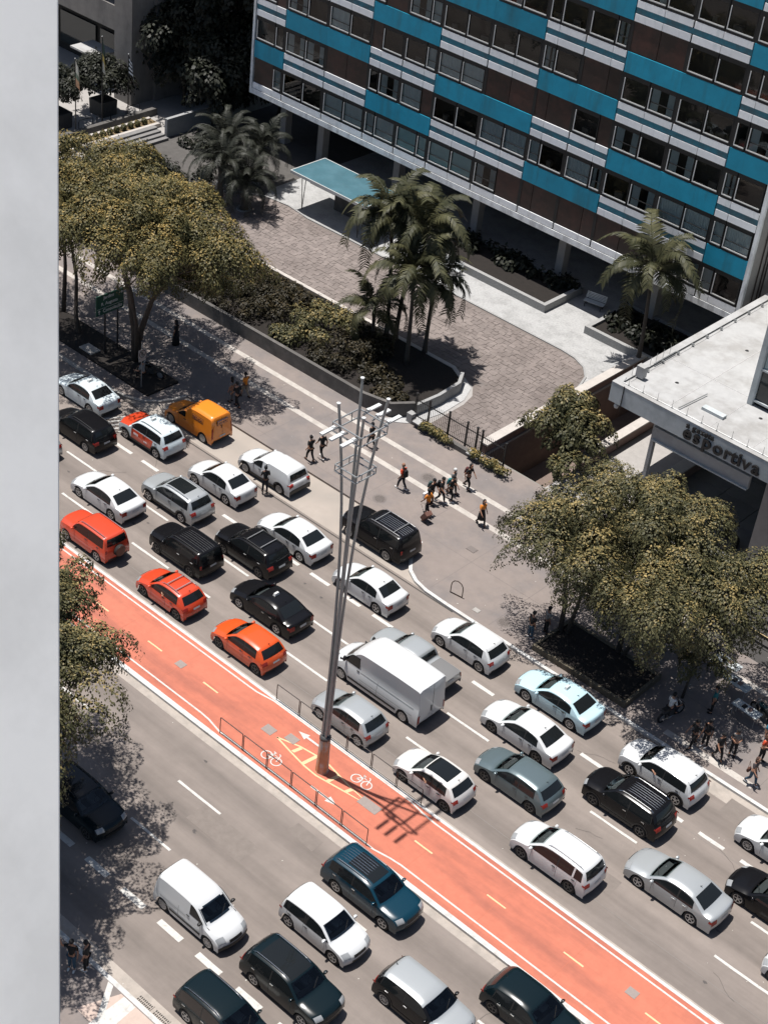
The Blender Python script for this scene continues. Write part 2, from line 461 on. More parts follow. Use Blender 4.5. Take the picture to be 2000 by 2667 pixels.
# manhole covers on the pavement
M_iron = mat("cast_iron", (0.075, 0.062, 0.055), 0.7, var=0.3, vscale=12)
for k, (x, y, r) in enumerate(((-47.18, 59.37, .42), (-57.05, 60.08, .42), (-46.78, 63.1, .46), (-35.59, 56.32, .42))):
    t = empty("manhole_cover", (x, y, SW))
    tag(t, ["round iron manhole cover on the pavement behind the black off-roader", "round iron manhole cover at the edge of the big tree's shade behind the orange van",
            "dark round manhole cover between the two pale pavement bands by the walkers", "round iron manhole cover beside the white hatchback at the kerb"][k], "manhole cover", "manhole covers in the pavement")
    a = MB(); a.lathe([(0.001, .012), (r * .8, .012), (r * .8, .004), (r, .004), (r, 0.0)], 20); a.build("frame_ring", mat("iron_ring", (0.14, 0.12, 0.11), 0.8), t)
    a = MB()
    for i in range(-3, 4):
        w = math.sqrt(max(0, .62 - (i / 4.2) ** 2)) * r; a.box((0, i * r * .2, .014), (2 * w * .9, r * .1, .008))
    a.build("cover_ribs", M_iron, t)["kind"] = "stuff"
for k, (x, y, s) in enumerate(((-40.7, 59.8, .42), (-37.17, 55.95, .3), (-51.55, 73.5, .5), (-47.62, 74.5, .45))):
    t = MB(); t.box((x, y, SW + .012), (s * 1.3, s, .02)); t.box((x, y, SW + .022), (s * 1.1, s * .8, .012))
    tag(t.build("access_plate", MATS["iron_ring"] if k != 1 else MATS["kerb_granite"]), ["dark square access plate set in the pavement near the bicycle hoop", "small pale square plate in the pavement close to the kerb",
        "dark square drain plate by the rounded end of the planted bed", "dark square drain plate beside the low pale wall"][k], "access plate")
# gutter grates, lower left
for k, x in enumerate((-30.32, -29.38)):
    t = empty("drain_grate", (x, 27.45, 0.012)); tag(t, ["slotted concrete drain grate beside the white ramp paint", "slotted concrete drain grate nearer the dark people carrier"][k], "drain grate")
    a = MB(); a.box((0, 0, .01), (.8, .34, .03)); a.build("slab", M_conc, t)
    for i in range(8):
        for j in (-1, 1):
            a = MB(); a.box((-.33 + i * .094, j * .07, .03), (.05, .09, .012)); a.build("slot", MATS["joint_tar"], t)

# cracks, repair patches and litter on the carriageways
rc = random.Random(9)
M_crack = mat("road_crack", (0.10, 0.088, 0.08), 0.9)
for k in range(16):
    x, y = rc.uniform(-60, -14), rc.choice((rc.uniform(28.5, 38.5), rc.uniform(44, 54.5))); a = rc.uniform(-.5, .5) + rc.choice((0, 0, 1.57)); pts = []
    for i in range(rc.randint(4, 7)):
        pts.append((x, y)); a += rc.uniform(-.5, .5); x += math.cos(a) * .32; y += math.sin(a) * .32
    if all(28 < p[1] < 38.8 or 43.8 < p[1] < 54.9 for p in pts):
        g = MB(); g.strip(pts, .022, .0085); setting(g.build("road_crack", M_crack))
for k, (x, y, w, h) in enumerate(((-46.2, 48.2, 2.4, .9), (-24.0, 45.6, 3.0, 1.0), (-20.5, 53.5, 2.2, 1.2), (-36.5, 35.2, 3.4, 1.1), (-22.0, 29.3, 2.6, .9), (-56.5, 53.2, 2.0, .9), (-33.0, 37.9, 1.6, .7))):
    g = MB(); g.sheet([(x + rc.uniform(-.05, .05), y + rc.uniform(-.05, .05)), (x + w, y + rc.uniform(-.05, .05)), (x + w + rc.uniform(-.05, .05), y + h), (x + rc.uniform(-.05, .05), y + h + rc.uniform(-.05, .05))], .0065)
    setting(g.build("road_patch", mat("repair_asphalt", (0.165, 0.141, 0.124), .9, var=.16, vscale=2.5, bump=.3)))
g = MB()
for k in range(150):
    x = rc.uniform(-66, -12); y = rc.choice((rc.uniform(27.4, 39), rc.uniform(43.7, 55), rc.uniform(55.5, 66))); z = .012 if y < 55.1 else SW + .012; r_ = rc.uniform(.02, .05); a = rc.uniform(0, 3)
    if -62 < x < -43 and 55 < y < 58.2: z = .016
    g.sheet([(x + math.cos(a + t) * r_ * rc.uniform(.5, 1), y + math.sin(a + t) * r_) for t in (0, 1.6, 3.1, 4.7)], z)
o = g.build("litter", mat("litter_paper", (0.42, 0.40, 0.36), .8)); o["kind"] = "stuff"; o["label"] = "tiny scraps of litter on road and pavement"
# ================================================================== PLAZA in front of the blue block
M_mosaic = mat("pale_stone_mosaic", (0.335, 0.335, 0.33), 0.85, var=0.26, vscale=7, col2=(0.27, 0.27, 0.265), mscale=0.9, bump=0.3, bscale=30)
M_flag = mat("flagstone", (0.168, 0.142, 0.130), 0.88, var=0.14, vscale=3, island=0.12, obj_rand=0.10, col2=(0.132, 0.110, 0.100), mscale=0.35)
M_flagbase = mat("flag_joint", (0.142, 0.120, 0.108), 0.95, var=0.2, vscale=6)
M_coping = mat("pale_coping", (0.40, 0.37, 0.34), 0.85, var=0.15, vscale=3)
M_granite = mat("grey_granite", (0.26, 0.26, 0.255), 0.85, var=0.25, vscale=9)
M_darkwall = mat("dark_render", (0.085, 0.08, 0.075), 0.9, var=0.25, vscale=1.5, col2=(0.12, 0.112, 0.105), mscale=0.8)
M_brownwall = mat("brown_render", (0.20, 0.135, 0.115), 0.9, var=0.2, vscale=1.5)

PZ0 = SW + .002
plaza_poly = [(-83.0, 73.4), (-52.9, 73.4), (-51.6, 72.9), (-50.9, 72.0), (-50.6, 70.8), (-50.5, 67.4), (-46.75, 67.4), (-46.75, 77.2), (-47.35, 78.6), (-47.7, 79.6), (-48.5, 80.5), (-49.6, 81.0), (-50.8, 81.15), (-71.0, 81.2), (-74.3, 81.15), (-76.6, 81.5), (-78.8, 81.2), (-80.6, 80.0), (-82.0, 78.2), (-83.0, 76.0)]
g = MB(); g.sheet(plaza_poly, PZ0); plaza = setting(g.build("flagstone_court", M_flagbase))
def inside(poly, x, y):
    c = False; n = len(poly)
    for i in range(n):
        x1, y1 = poly[i]; x2, y2 = poly[(i + 1) % n]
        if (y1 > y) != (y2 > y) and x < (x2 - x1) * (y - y1) / (y2 - y1) + x1: c = not c
    return c
# irregular flagstones: the 300 nearest ones singly, the rest joined
rs = random.Random(3)
stones = []
y = 67.5
while y < 81.3:
    h = rs.uniform(.30, .42); x = -84.0 + rs.uniform(0, .5)
    while x < -46.5:
        w = rs.uniform(.32, .62)
        q = [(x + .012, y + .012), (x + w - .012, y + .012), (x + w - .012, y + h - .012), (x + .012, y + h - .012)]
        q = [(a + rs.uniform(-.035, .035), b + rs.uniform(-.035, .035)) for a, b in q]
        m1 = ((q[0][0] + q[1][0]) / 2, q[0][1] + rs.uniform(-.05, .03)); m2 = ((q[2][0] + q[3][0]) / 2, q[2][1] + rs.uniform(-.03, .05))
        q = [q[0], m1, q[1], q[2], m2, q[3]]
        if all(inside(plaza_poly, a, b) for a, b in q): stones.append(q)
        x += w
    y += h
stones.sort(key=lambda q: q[0][0] ** 2 + q[0][1] ** 2)
for q in stones[:300]:
    s_ = MB(); z1 = PZ0 + rs.uniform(.016, .028); s_.prism(q, PZ0 - .001, z1); s_.build("flagstone", M_flag, plaza)
s_ = MB()
for q in stones[300:]:
    s_.prism(q, PZ0 - .001, PZ0 + rs.uniform(.016, .028))
s_.build("flagstones", M_flag, plaza)["kind"] = "stuff"
# pale mosaic walk round the court, up to the pilotis
pale = [(-92, 76), (-83.3, 76.2)] + [(x, y) for x, y in plaza_poly[::-1][0:14]][0:0]
g = MB()
g.sheet([(-46.75, 67.4), (-46.35, 67.4), (-46.35, 84.0), (-41.5, 84.0), (-41.5, 99), (-79.5, 99), (-79.5, 82.5), (-78.8, 81.2)] + plaza_poly[::-1][3:13], SW + .001)
setting(g.build("mosaic_walk", M_mosaic))
g = MB(); g.wallstrip([(-46.9, 77.0), (-47.35, 78.6), (-47.7, 79.6), (-48.5, 80.5), (-49.6, 81.0), (-50.8, 81.15), (-71.0, 81.2), (-74.3, 81.15), (-76.6, 81.5), (-78.8, 81.2), (-80.6, 80.0), (-82.0, 78.2), (-83.0, 76.0)], .14, SW - .05, SW + .07)
setting(g.build("court_kerb", M_granite))

# long planted bed behind the pavement
bed = [(-92, 65.6), (-54.5, 65.75), (-52.6, 66.2), (-51.75, 67.4), (-51.6, 69.5), (-51.75, 71.6), (-52.4, 72.7), (-53.6, 73.3), (-92, 73.3)]
bedT = empty("planting_bed", (-70, 69.5, SW)); tag(bedT, "long raised planting bed with hedge and tall palms between pavement and court", "planting bed")
def wpart(name, pts, w, z0, z1, m, parent):
    b = MB(); b.wallstrip([(p[0] + 70, p[1] - 69.5) for p in pts], w, z0, z1); return b.build(name, m, parent)
wpart("front_wall", bed[:3] + [bed[3]], .25, 0, .95, M_darkwall, bedT)
wpart("end_wall", bed[3:7], .22, 0, .75, M_granite, bedT)
wpart("back_kerb", bed[6:], .30, 0, .34, M_coping, bedT)
b = MB(); b.sheet([(p[0] + 70, p[1] - 69.5) for p in bed], .30); b.build("soil", M_soil, bedT)
# pale apron round the bed's rounded end
g = MB(); g.sheet([(-53.0, 65.4), (-52.2, 65.7), (-51.4, 66.4), (-51.0, 67.4), (-50.75, 69), (-50.9, 71.2), (-51.5, 72.6), (-52.6, 73.3), (-52.3, 72.6), (-51.6, 71.6), (-51.45, 69.5), (-51.6, 67.4), (-52.5, 66.0)], SW + .03)
setting(g.build("bed_apron", mat("apron_stone", (0.36, 0.36, 0.355), 0.8, var=0.25, vscale=8)))

# planters under the block
for k, (x0, x1, y0, y1) in enumerate(((-72.0, -54.7, 84.2, 88.6), (-51.3, -43.4, 84.2, 89.5))):
    t = empty("stone_planter", ((x0 + x1) / 2, (y0 + y1) / 2, SW)); tag(t, ["long stone planter of dark shrubs under the edge of the blue block", "stone planter round the foot of the lone palm beside the white roof"][k], "planter")
    hx, hy = (x1 - x0) / 2, (y1 - y0) / 2
    for nm, c, d in (("front_wall", (0, -hy + .15, .28), (2 * hx, .3, .56)), ("back_wall", (0, hy - .15, .28), (2 * hx, .3, .56)), ("side_wall", (-hx + .15, 0, .279), (.3, 2 * hy - .6, .558)), ("side_wall", (hx - .15, 0, .279), (.3, 2 * hy - .6, .558))):
        b = MB(); b.box(c, d); b.build(nm, M_granite, t)
    b = MB(); b.box((0, 0, .2), (2 * hx - .6, 2 * hy - .6, .3)); b.build("soil", M_soil, t)

# low wall on the edge of the ramp, and its twin
for k, (x, y0, y1, z) in enumerate(((-46.42, 67.6, 84.0, .75), (-41.55, 70.6, 79.2, .95))):
    t = empty("low_wall", (x, (y0 + y1) / 2, 0)); tag(t, ["low brown wall with pale coping between the court and the sunken ramp", "low brown wall with pale coping on the far side of the ramp under the white roof"][k], "wall")
    b = MB(); b.box((0, 0, (z - 3) / 2), (.3, y1 - y0, z + 3)); b.build("wall_body", M_brownwall, t)
    b = MB(); b.box((0, 0, z + .05), (.62, y1 - y0 + .1, .1)); b.build("coping", M_coping, t)

# iron fence with gate posts across the court entrance
M_blackiron = mat("black_iron", (0.012, 0.012, 0.013), 0.5)
fx0, fx1, fy = -51.3, -44.4, 66.95
t = empty("iron_fence", (fx0, fy, SW)); tag(t, "black iron railing with spear bars and posts across the court entrance", "fence")
for z in (.45, 1.55):
    b = MB(); b.box(((fx1 - fx0) / 2, 0, z), (fx1 - fx0, .04, .05)); b.build("rail", M_blackiron, t)
x = 0.12
while x < fx1 - fx0:
    b = MB(); b.tube((x, 0, .2), (x, 0, 1.72), .014, n=4); b.tube((x, 0, 1.72), (x, 0, 1.82), .02, .002, n=4); b.build("bar", M_blackiron, t); x += .135
for x in (0, 1.05, 2.6, 4.0, 4.75, 5.15, 6.9):
    b = MB(); b.box((x, 0, .98), (.09, .09, 1.96)); b.box((x, 0, 1.98), (.13, .13, .06)); b.build("post", M_blackiron, t)
b = MB(); b.box(((fx1 - fx0) / 2, -.25, .17), (fx1 - fx0 + .4, .3, .34)); b.build("plinth", M_darkwall, t)
b = MB(); b.box((-.1, -.2, .32), (.42, .42, .64)); b.build("end_pier", M_granite, t)
b = MB(); b.box((.75, -.35, .36), (.9, .45, .06)); b.build("pale_step", M_mosaic, t)
b = MB(); b.box((5.0, -.35, .36), (.9, .5, .06)); b.build("pale_step", M_mosaic, t)

# blue canopy on slanted legs
M_bluetop = mat("canopy_blue", (0.030, 0.098, 0.125), 0.6, var=0.16, vscale=1.2, col2=(0.045, 0.12, 0.15), mscale=0.7)
M_offwhite = mat("offwhite_paint", (0.50, 0.51, 0.50), 0.7, var=0.12, vscale=2)
t = empty("blue_canopy", (-73.0, 83.1, SW)); tag(t, "flat turquoise entrance canopy with white edge standing before the blue block", "canopy")
b = MB(); b.box((0.2, 0, 2.95), (7.4, 3.5, .03)); b.build("roof_deck", M_bluetop, t)
b = MB()
for c, d in (((0.2, -1.78, 2.88), (7.5, .06, .22)), ((0.2, 1.78, 2.88), (7.5, .06, .22)), ((-3.53, 0, 2.88), (.06, 3.5, .22)), ((3.93, 0, 2.88), (.06, 3.5, .22)), ((.2, 0, 2.82), (7.3, 3.4, .1))):
    b.box(c, d)
b.build("edge_beam", M_offwhite, t)
for x in (-2.7, 2.9):
    for dx in (-.22, .22):
        b = MB(); b.tube((x, -1.2, 0), (x + dx, -1.2, 2.8), .03, n=6); b.build("leg", M_blackiron, t)
b = MB(); b.box((1.2, 1.0, 1.0), (5.0, .5, 2.0)); b.build("back_panel", M_darkwall, t)
g = MB(); g.span(-78.5, -68.0, 85.6, 86.0, SW, SW + .5); tag(g.build("canopy_step_wall", M_granite), "low grey stone ledge behind the turquoise canopy", "ledge")

# slatted white benches
M_bench = mat("bench_white", (0.50, 0.52, 0.52), 0.6, var=0.08)
def bench(x, y, rz, label):
    t = empty("slatted_bench", (x, y, SW), rz); tag(t, label, "bench", "white slatted benches under the block")
    for i in range(5):
        b = MB(); b.box((0, -.2 + i * .1, .44), (1.5, .07, .03)); b.build("seat_slat", M_bench, t)
    for i in range(5):
        b = MB(); b.box((0, .27 + i * .035, .54 + i * .09), (1.5, .03, .06)); b.build("back_slat", M_bench, t)
    for sx in (-.6, .6):
        b = MB(); b.box((sx, 0, .22), (.05, .5, .06)); b.box((sx, -.2, .2), (.05, .05, .4)); b.box((sx, .22, .2), (.05, .05, .4))
        b.tube((sx, .24, .42), (sx, .44, .98), .025, n=4); b.build("frame", M_blackiron, t)
bench(-53.0, 87.6, R(12), "white slatted bench standing between the two stone planters")
bench(-62.4, 83.4, R(6), "white slatted bench half hidden behind the palm fronds")
# ================================================================== BLUE APARTMENT BLOCK ON PILOTIS
M_blue = mat("panel_turquoise", (0.010, 0.275, 0.42), 0.6, obj_rand=0.10, var=0.16, vscale=1.0, col2=(0.022, 0.165, 0.225), mscale=0.55, streak=(1.6, 1, .22), mlo=0.5, mhi=0.72)
M_blue2 = mat("band_turquoise", (0.035, 0.190, 0.255), 0.65, var=0.2, vscale=2.0, col2=(0.06, 0.13, 0.16), mscale=0.8)
M_white = mat("panel_white", (0.90, 0.915, 0.92), 0.6, obj_rand=0.06, var=0.08, vscale=2.0, col2=(0.62, 0.68, 0.685), mscale=0.9, streak=(2.5, 1, .5), mlo=0.56, mhi=0.8)
M_brown = mat("panel_brown", (0.024, 0.015, 0.013), 0.45, obj_rand=0.35, var=0.2, vscale=2.0, col2=(0.048, 0.021, 0.017), mscale=0.5)
M_frame = mat("window_frame_white", (0.66, 0.66, 0.64), 0.6)
M_dark = mat("window_metal_dark", (0.014, 0.014, 0.014), 0.6)
M_room = mat("room_dark", (0.012, 0.011, 0.010), 0.9, var=0.4, vscale=1.2)
M_curt = mat("curtain_grey", (0.80, 0.84, 0.85), 0.9, var=0.1, vscale=5)
M_curtb = mat("curtain_aqua", (0.52, 0.80, 0.84), 0.9, var=0.08, vscale=2)
M_endwall = mat("end_wall_plaster", (0.33, 0.315, 0.30), 0.85, var=0.15, vscale=0.8)
M_beamw = mat("slab_edge_white", (0.86, 0.88, 0.88), 0.65, var=0.10, vscale=1.3, col2=(0.60, 0.61, 0.61), mscale=1.2, streak=(1.5, 1, .6))
def glass_mat(name):
    m = bpy.data.materials.new(name); m.use_nodes = True; nt = m.node_tree
    for n in list(nt.nodes): nt.nodes.remove(n)
    o = nt.nodes.new("ShaderNodeOutputMaterial"); mx = nt.nodes.new("ShaderNodeMixShader")
    tr = nt.nodes.new("ShaderNodeBsdfTransparent"); tr.inputs[0].default_value = (.78, .84, .84, 1)
    gl = nt.nodes.new("ShaderNodeBsdfGlossy"); gl.inputs["Roughness"].default_value = 0.02
    fr = nt.nodes.new("ShaderNodeFresnel"); fr.inputs[0].default_value = 1.5
    nt.links.new(fr.outputs[0], mx.inputs[0]); nt.links.new(tr.outputs[0], mx.inputs[1]); nt.links.new(gl.outputs[0], mx.inputs[2]); nt.links.new(mx.outputs[0], o.inputs[0])
    return m
M_pane = glass_mat("window_glass")

FY = 86.5
SEG = [(-86.15, -83.03, [2.1, 1.02]), (-83.03, -74.6, None), (-74.6, -68.4, [1.05, 2.05, 2.05, 1.05]), (-68.4, -59.9, None), (-59.9, -53.55, [1.05, 2.12, 2.12, 1.06]), (-53.55, -45.1, None), (-45.1, -42.0, [1.0, 2.1])]
block = empty("apartment_block", (-64, 92, 0)); tag(block, "apartment block on pilotis with turquoise and white spandrels in a checkerboard", "building")
OX, OYY = 64.0, -92.0
def part(name, m, parent=block):
    return lambda b: b.build(name, m, parent)
def bspan(x0, x1, y0, y1, z0, z1):
    b = MB(); b.span(x0 + OX, x1 + OX, y0 + OYY, y1 + OYY, z0, z1); return b
# core mass, soffit, roof
bspan(-86.0, -42.15, FY + 1.15, 99.0, 4.75, 33.0).build("core", M_room, block)
bspan(-86.2, -42.0, FY + .02, 99.2, 4.52, 4.74).build("soffit", M_endwall, block)
bspan(-86.3, -41.9, FY - .03, FY + .02, 4.50, 4.92).build("slab_edge", M_beamw, block)
bspan(-86.38, -86.18, FY - .05, 99.0, 4.50, 33.2).build("end_wall", M_beamw, block)
bspan(-41.98, -41.72, FY - .05, 99.0, 4.50, 33.2).build("end_wall", M_beamw, block)
bspan(-41.715, -41.70, FY + .2, 98.9, 4.50, 33.2).build("gable_plaster", M_endwall, block)
# drain pipes down the gable
for y in (87.6, 88.2, 88.6):
    b = MB(); b.tube((-41.64 + OX, y + OYY, 4.6), (-41.64 + OX, y + OYY, 33), .05, n=6); b.build("drain_pipe", mat("pipe_brown", (0.05, 0.04, 0.035), 0.6), block)
b = MB(); b.box((-41.62 + OX, 88.1 + OYY, 12.3), (.1, 1.2, .18)); b.build("pipe_bracket", MATS["pipe_brown"], block)
# pilotis and the recessed ground floor
for x in (-85.0, -80.9, -73.0, -65.2, -57.3, -49.4, -43.4):
    bspan(x - .3, x + .3, 89.0, 89.7, SW, 4.53).build("column", M_endwall, block)
    bspan(x - .3, x + .3, 96.5, 97.2, SW, 4.53).build("column", M_endwall, block)
bspan(-86, -42.2, 97.5, 97.8, SW, 4.53).build("lobby_wall", M_darkwall, block)
# horizontal floor structure (dark metal behind the panels)
rnd = random.Random(21)
PITCH = 3.262
NF = 8
bspan(-86.15, -42.0, FY + .12, FY + .2, 4.92, 5.5).build("floor_edge", M_dark, block)
for k in range(NF):
    z0 = 7.42 + PITCH * k
    bspan(-86.15, -42.0, FY + .10, FY + .2, z0 - .03, z0 + 1.36).build("floor_edge", M_dark, block)
def cells(seg):
    x0, x1, ws = seg
    if ws is None: n = 4; ws = [(x1 - x0) / 4] * 4
    tot = sum(ws); x = x0; out = []
    for w in ws:
        w2 = w * (x1 - x0) / tot; out.append((x, x + w2)); x += w2
    return out
def thick(si, ci, n):      # thick joint right of this cell
    return n == 4 and ci == 1
def white_panel(x0, x1, z0, z1, gl, gr):
    bspan(x0 + gl, x1 - gr, FY, FY + .08, z0, z1).build("white_panel", M_white, block)
# curtain meshes shared by all windows
def curtain_mesh(w, h, folds, sd):
    r = random.Random(sd); c = MB(); n = folds * 2; vs = []
    for i in range(n + 1):
        x = -w / 2 + w * i / n; y = (.035 if i % 2 else -.035) + r.uniform(-.012, .012)
        vs += [(x, y, 0), (x, y, h)]
    c.add(vs, [(2 * i, 2 * i + 2, 2 * i + 3, 2 * i + 1) for i in range(n)])
    return c.mesh("curtain", M_curt)
CUR = [curtain_mesh(1, 1, 11, i) for i in range(3)]
blind = MB(); blind.add([(-.5, 0, 0), (.5, 0, 0), (.5, 0, 1), (-.5, 0, 1)], [(0, 1, 2, 3)]); BLIND = blind.mesh("blind", M_curtb)
def window(x0, x1, z0, z1, kind, left_thick, right_thick):
    gl = .13 if left_thick else .035; gr = .13 if right_thick else .035
    b = MB()
    cx, w = (x0 + gl + x1 - gr) / 2, (x1 - gr) - (x0 + gl)
    X0, X1 = x0 + gl + OX, x1 - gr + OX
    yy = FY + OYY
    # dark surround
    b.span(X0, X1, yy + .02, yy + .12, z1 - .30, z1)               # head board
    b.span(X0, X0 + .05, yy + .02, yy + .12, z0, z1 - .30); b.span(X1 - .05, X1, yy + .02, yy + .12, z0, z1 - .30)
    b.span(X0, X1, yy + .012, yy + .12, z0, z0 + .14)
    win = b.build("window", M_dark, block)
    f = MB()
    f.span(X0 + .06, X1 - .05, yy - .006, yy + .02, z0 + .17, z0 + .245)      # white sill
    f.span(X0 + .05, X0 + .11, yy - .004, yy + .02, z0 + .17, z1 - .34)       # white jamb
    f.build("frame", M_frame, win)
    p = MB(); p.add([(X0 + .05, yy + .07, z0 + .2), (X1 - .05, yy + .07, z0 + .2), (X1 - .05, yy + .07, z1 - .28), (X0 + .05, yy + .07, z1 - .28)], [(0, 1, 2, 3)]); p.build("pane", M_pane, win)
    if kind == 'dark2' or kind[0] == 'c':
        f = MB(); f.span(X0 + .08, X1 - .08, yy + .03, yy + .07, z0 + .72, z0 + .76); f.build("transom", M_dark, win)
    if kind[0] == 'c':
        hgt = z1 - z0 - .5
        if kind == 'caqua': o = link("blind", BLIND, win, (cx + OX, yy + .16, z0 + .2)); o.scale = (w - .12, 1, hgt)
        elif kind == 'cpart':
            o = link("curtain", rnd.choice(CUR), win, (X0 + .12 + w * .16, yy + .18, z0 + .2)); o.scale = (w * .3, 1, hgt)
            o = link("curtain", rnd.choice(CUR), win, (X1 - .08 - w * .14, yy + .18, z0 + .2)); o.scale = (w * .25, 1, hgt)
        else: o = link("curtain", rnd.choice(CUR), win, (cx + OX, yy + .18, z0 + .2)); o.scale = (w - .14, 1, hgt)
    elif kind == 'dark' and rnd.random() < .5:
        f = MB(); f.box((cx + OX + rnd.uniform(-.4, .4), yy + .5, z0 + .32), (rnd.uniform(.3, .9), .3, rnd.uniform(.2, .5))); f.build("furniture", mat("furniture_dim", (0.12, 0.10, 0.09), 0.8), win)
def brown(x0, x1, z0, z1, lt, rt):
    bspan(x0 + (.1 if lt else .02), x1 - (.1 if rt else .02), FY + .05, FY + .13, z0 + .02, z1 - .02).build("brown_panel", M_brown, block)
# what each window cell holds: floor -> list of per-segment strings (b brown, d dark, c curtain, p part curtain, a aqua blind)
PLAN = {0: ["bd", "ddcc", "cccb"[:2] + "aa", "aapb", "bbbb", "bbbd", "dd"],
        1: ["dd", "ddbb", "dpdb", "ddcc", "cdcd", "ddcc", "cc"],
        2: ["db", "ddcd", "bddc", "ccbb", "bbdb", "ddpd", "dd"],
        3: ["bd", "dbdd", "dbdd", "dddd", "ddbb", "dpdd", "dp"],
        4: ["dd", "dbdd", "bddd", "bbdd", "dddp", "bbdd", "dd"],
        5: ["db", "ddbb", "dddb", "ddbb", "dddd", "dddd", "dd"],
        6: ["dd", "dddd", "bddb", "dddd", "ddpd", "dbdd", "dd"],
        7: ["bd", "ddbd", "dddd", "dpdd", "bbdd", "dddd", "dd"]}
KIND = {'d': 'dark', 'c': 'cfull', 'p': 'cpart', 'a': 'caqua'}
for k in range(NF):
    zt = 7.42 + PITCH * k                                   # top of window zone k
    zb = 5.46 if k == 0 else zt - PITCH + 1.33
    for si, seg in enumerate(SEG):
        cl = cells(seg); n = len(cl)
        for ci, (x0, x1) in enumerate(cl):
            lt = ci == 0 or (n == 4 and ci == 2); rt = ci == n - 1 or (n == 4 and ci == 1)
            kd = PLAN[k][si][ci]
            if kd == 'd' and rnd.random() < .22: kd = rnd.choice('ppc')
            if kd == 'b': brown(x0, x1, zb, zt, lt, rt)
            else: window(x0, x1, zb, zt, KIND[kd], lt, rt)
            if rt and not (si == 6 and ci == n - 1):
                bspan(x1 - .12, x1 + .12, FY + .03, FY + .14, zb, zt).build("pier", M_dark, block)
        # spandrel above zone k
        if (si + k) % 2 == 0:
            xm = [seg[0] + .02, seg[1] - .02]
            if seg[2] is None: xm.insert(1, (seg[0] + seg[1]) / 2)
            for a, b_ in zip(xm[:-1], xm[1:]):
                bspan(a + .004, b_ - .004, FY + .005, FY + .09, zt, zt + 1.31).build("blue_panel", M_blue, block)
        else:
            bspan(seg[0] + .03, seg[1] - .03, FY + .05, FY + .095, zt + .5, zt + .85).build("blue_band", M_blue2, block)
            for ci, (x0, x1) in enumerate(cl):
                lt = ci == 0 or (n == 4 and ci == 2); rt = ci == n - 1 or (n == 4 and ci == 1)
                white_panel(x0, x1, zt, zt + .46, .06 if lt else .02, .06 if rt else .02)
                white_panel(x0, x1, zt + .87, zt + 1.30, .06 if lt else .02, .06 if rt else .02)
        if k == 0:
            for ci, (x0, x1) in enumerate(cl):
                lt = ci == 0 or (n == 4 and ci == 2); rt = ci == n - 1 or (n == 4 and ci == 1)
                white_panel(x0, x1, 4.97, 5.42, .06 if lt else .02, .06 if rt else .02)
# ================================================================== WHITE-ROOFED PAVILION (right)
M_roofw = mat("roof_white", (0.345, 0.345, 0.34), 0.75, var=0.12, vscale=1.6, col2=(0.27, 0.265, 0.255), mscale=0.5)
M_fascia = mat("fascia_grey", (0.42, 0.45, 0.455), 0.75, var=0.10, vscale=1.5, col2=(0.34, 0.37, 0.375), mscale=0.9)
M_letter = mat("letter_black", (0.010, 0.010, 0.011), 0.5)
M_metal = mat("galvanised", (0.35, 0.36, 0.36), 0.4, metal=0.8)
RX0, RY0, RZ = -40.4, 70.35, 7.0
pav = empty("pavilion", (RX0, RY0, 0)); tag(pav, "low pavilion with a broad white flat roof and black letters on its edge", "building")
def pv(name, m, x0, x1, y0, y1, z0, z1):
    b = MB(); b.span(x0, x1, y0, y1, z0, z1); return b.build(name, m, pav)
pv("roof_deck", M_roofw, 0.2, 30, 0.2, 40, RZ - .25, RZ - .06)
pv("fascia", M_fascia, 0, 30, 0, .2, RZ - 1.2, RZ)
pv("fascia", M_fascia, 0, .2, .2, 40, RZ - 1.2, RZ)
pv("roof_edge", M_roofw, 0.0, 30, -.01, .45, RZ + .001, RZ + .05)
pv("roof_edge", M_roofw, -.01, .45, .45, 40, RZ + .001, RZ + .05)
pv("ceiling", M_fascia, .2, 30, .2, 40, RZ - .9, RZ - .8)
# steel channel under the fascia, on a white post
pv("channel_beam", M_roofw, 3.1, 9.4, .35, .55, RZ - 2.35, RZ - 1.55)
pv("channel_flange", M_roofw, 3.1, 9.4, .2, .55, RZ - 1.56, RZ - 1.5)
pv("channel_flange", M_fascia, 3.1, 9.4, .2, .55, RZ - 2.42, RZ - 2.34)
pv("white_post", M_roofw, 2.9, 3.12, .5, .8, -3.2, RZ - 1.5)
M_pillar = mat("pillar_concrete", (0.30, 0.27, 0.25), 0.9, var=0.15, vscale=1.2)
pv("pillar", M_pillar, 10.4, 12.1, .35, 2.6, 0, RZ - .85)
pv("pillar", M_pillar, 20.9, 22.6, 1.0, 3.4, 0, RZ - .85)
pv("rear_wall", M_darkwall, 1.2, 30, 14.0, 14.3, -3.2, RZ - .8)
# terrace slabs beneath the roof
M_terr = mat("terrace_slab", (0.155, 0.155, 0.15), 0.85, var=0.15, vscale=1.0, obj_rand=0.12)
for i in range(6):
    for j in range(5):
        pv("floor_slab", M_terr, 3.6 + i * 2.3 + .02, 5.9 + i * 2.3 - .02, -1.6 + j * 2.3 + .02, .7 + j * 2.3 - .02, .1, .22)
pv("ramp_wall", M_brownwall, 3.0, 3.6, -3.2, 9.8, -3.0, .95)
pv("ramp_coping", M_coping, 2.9, 3.7, -3.3, 9.8, .951, 1.05)
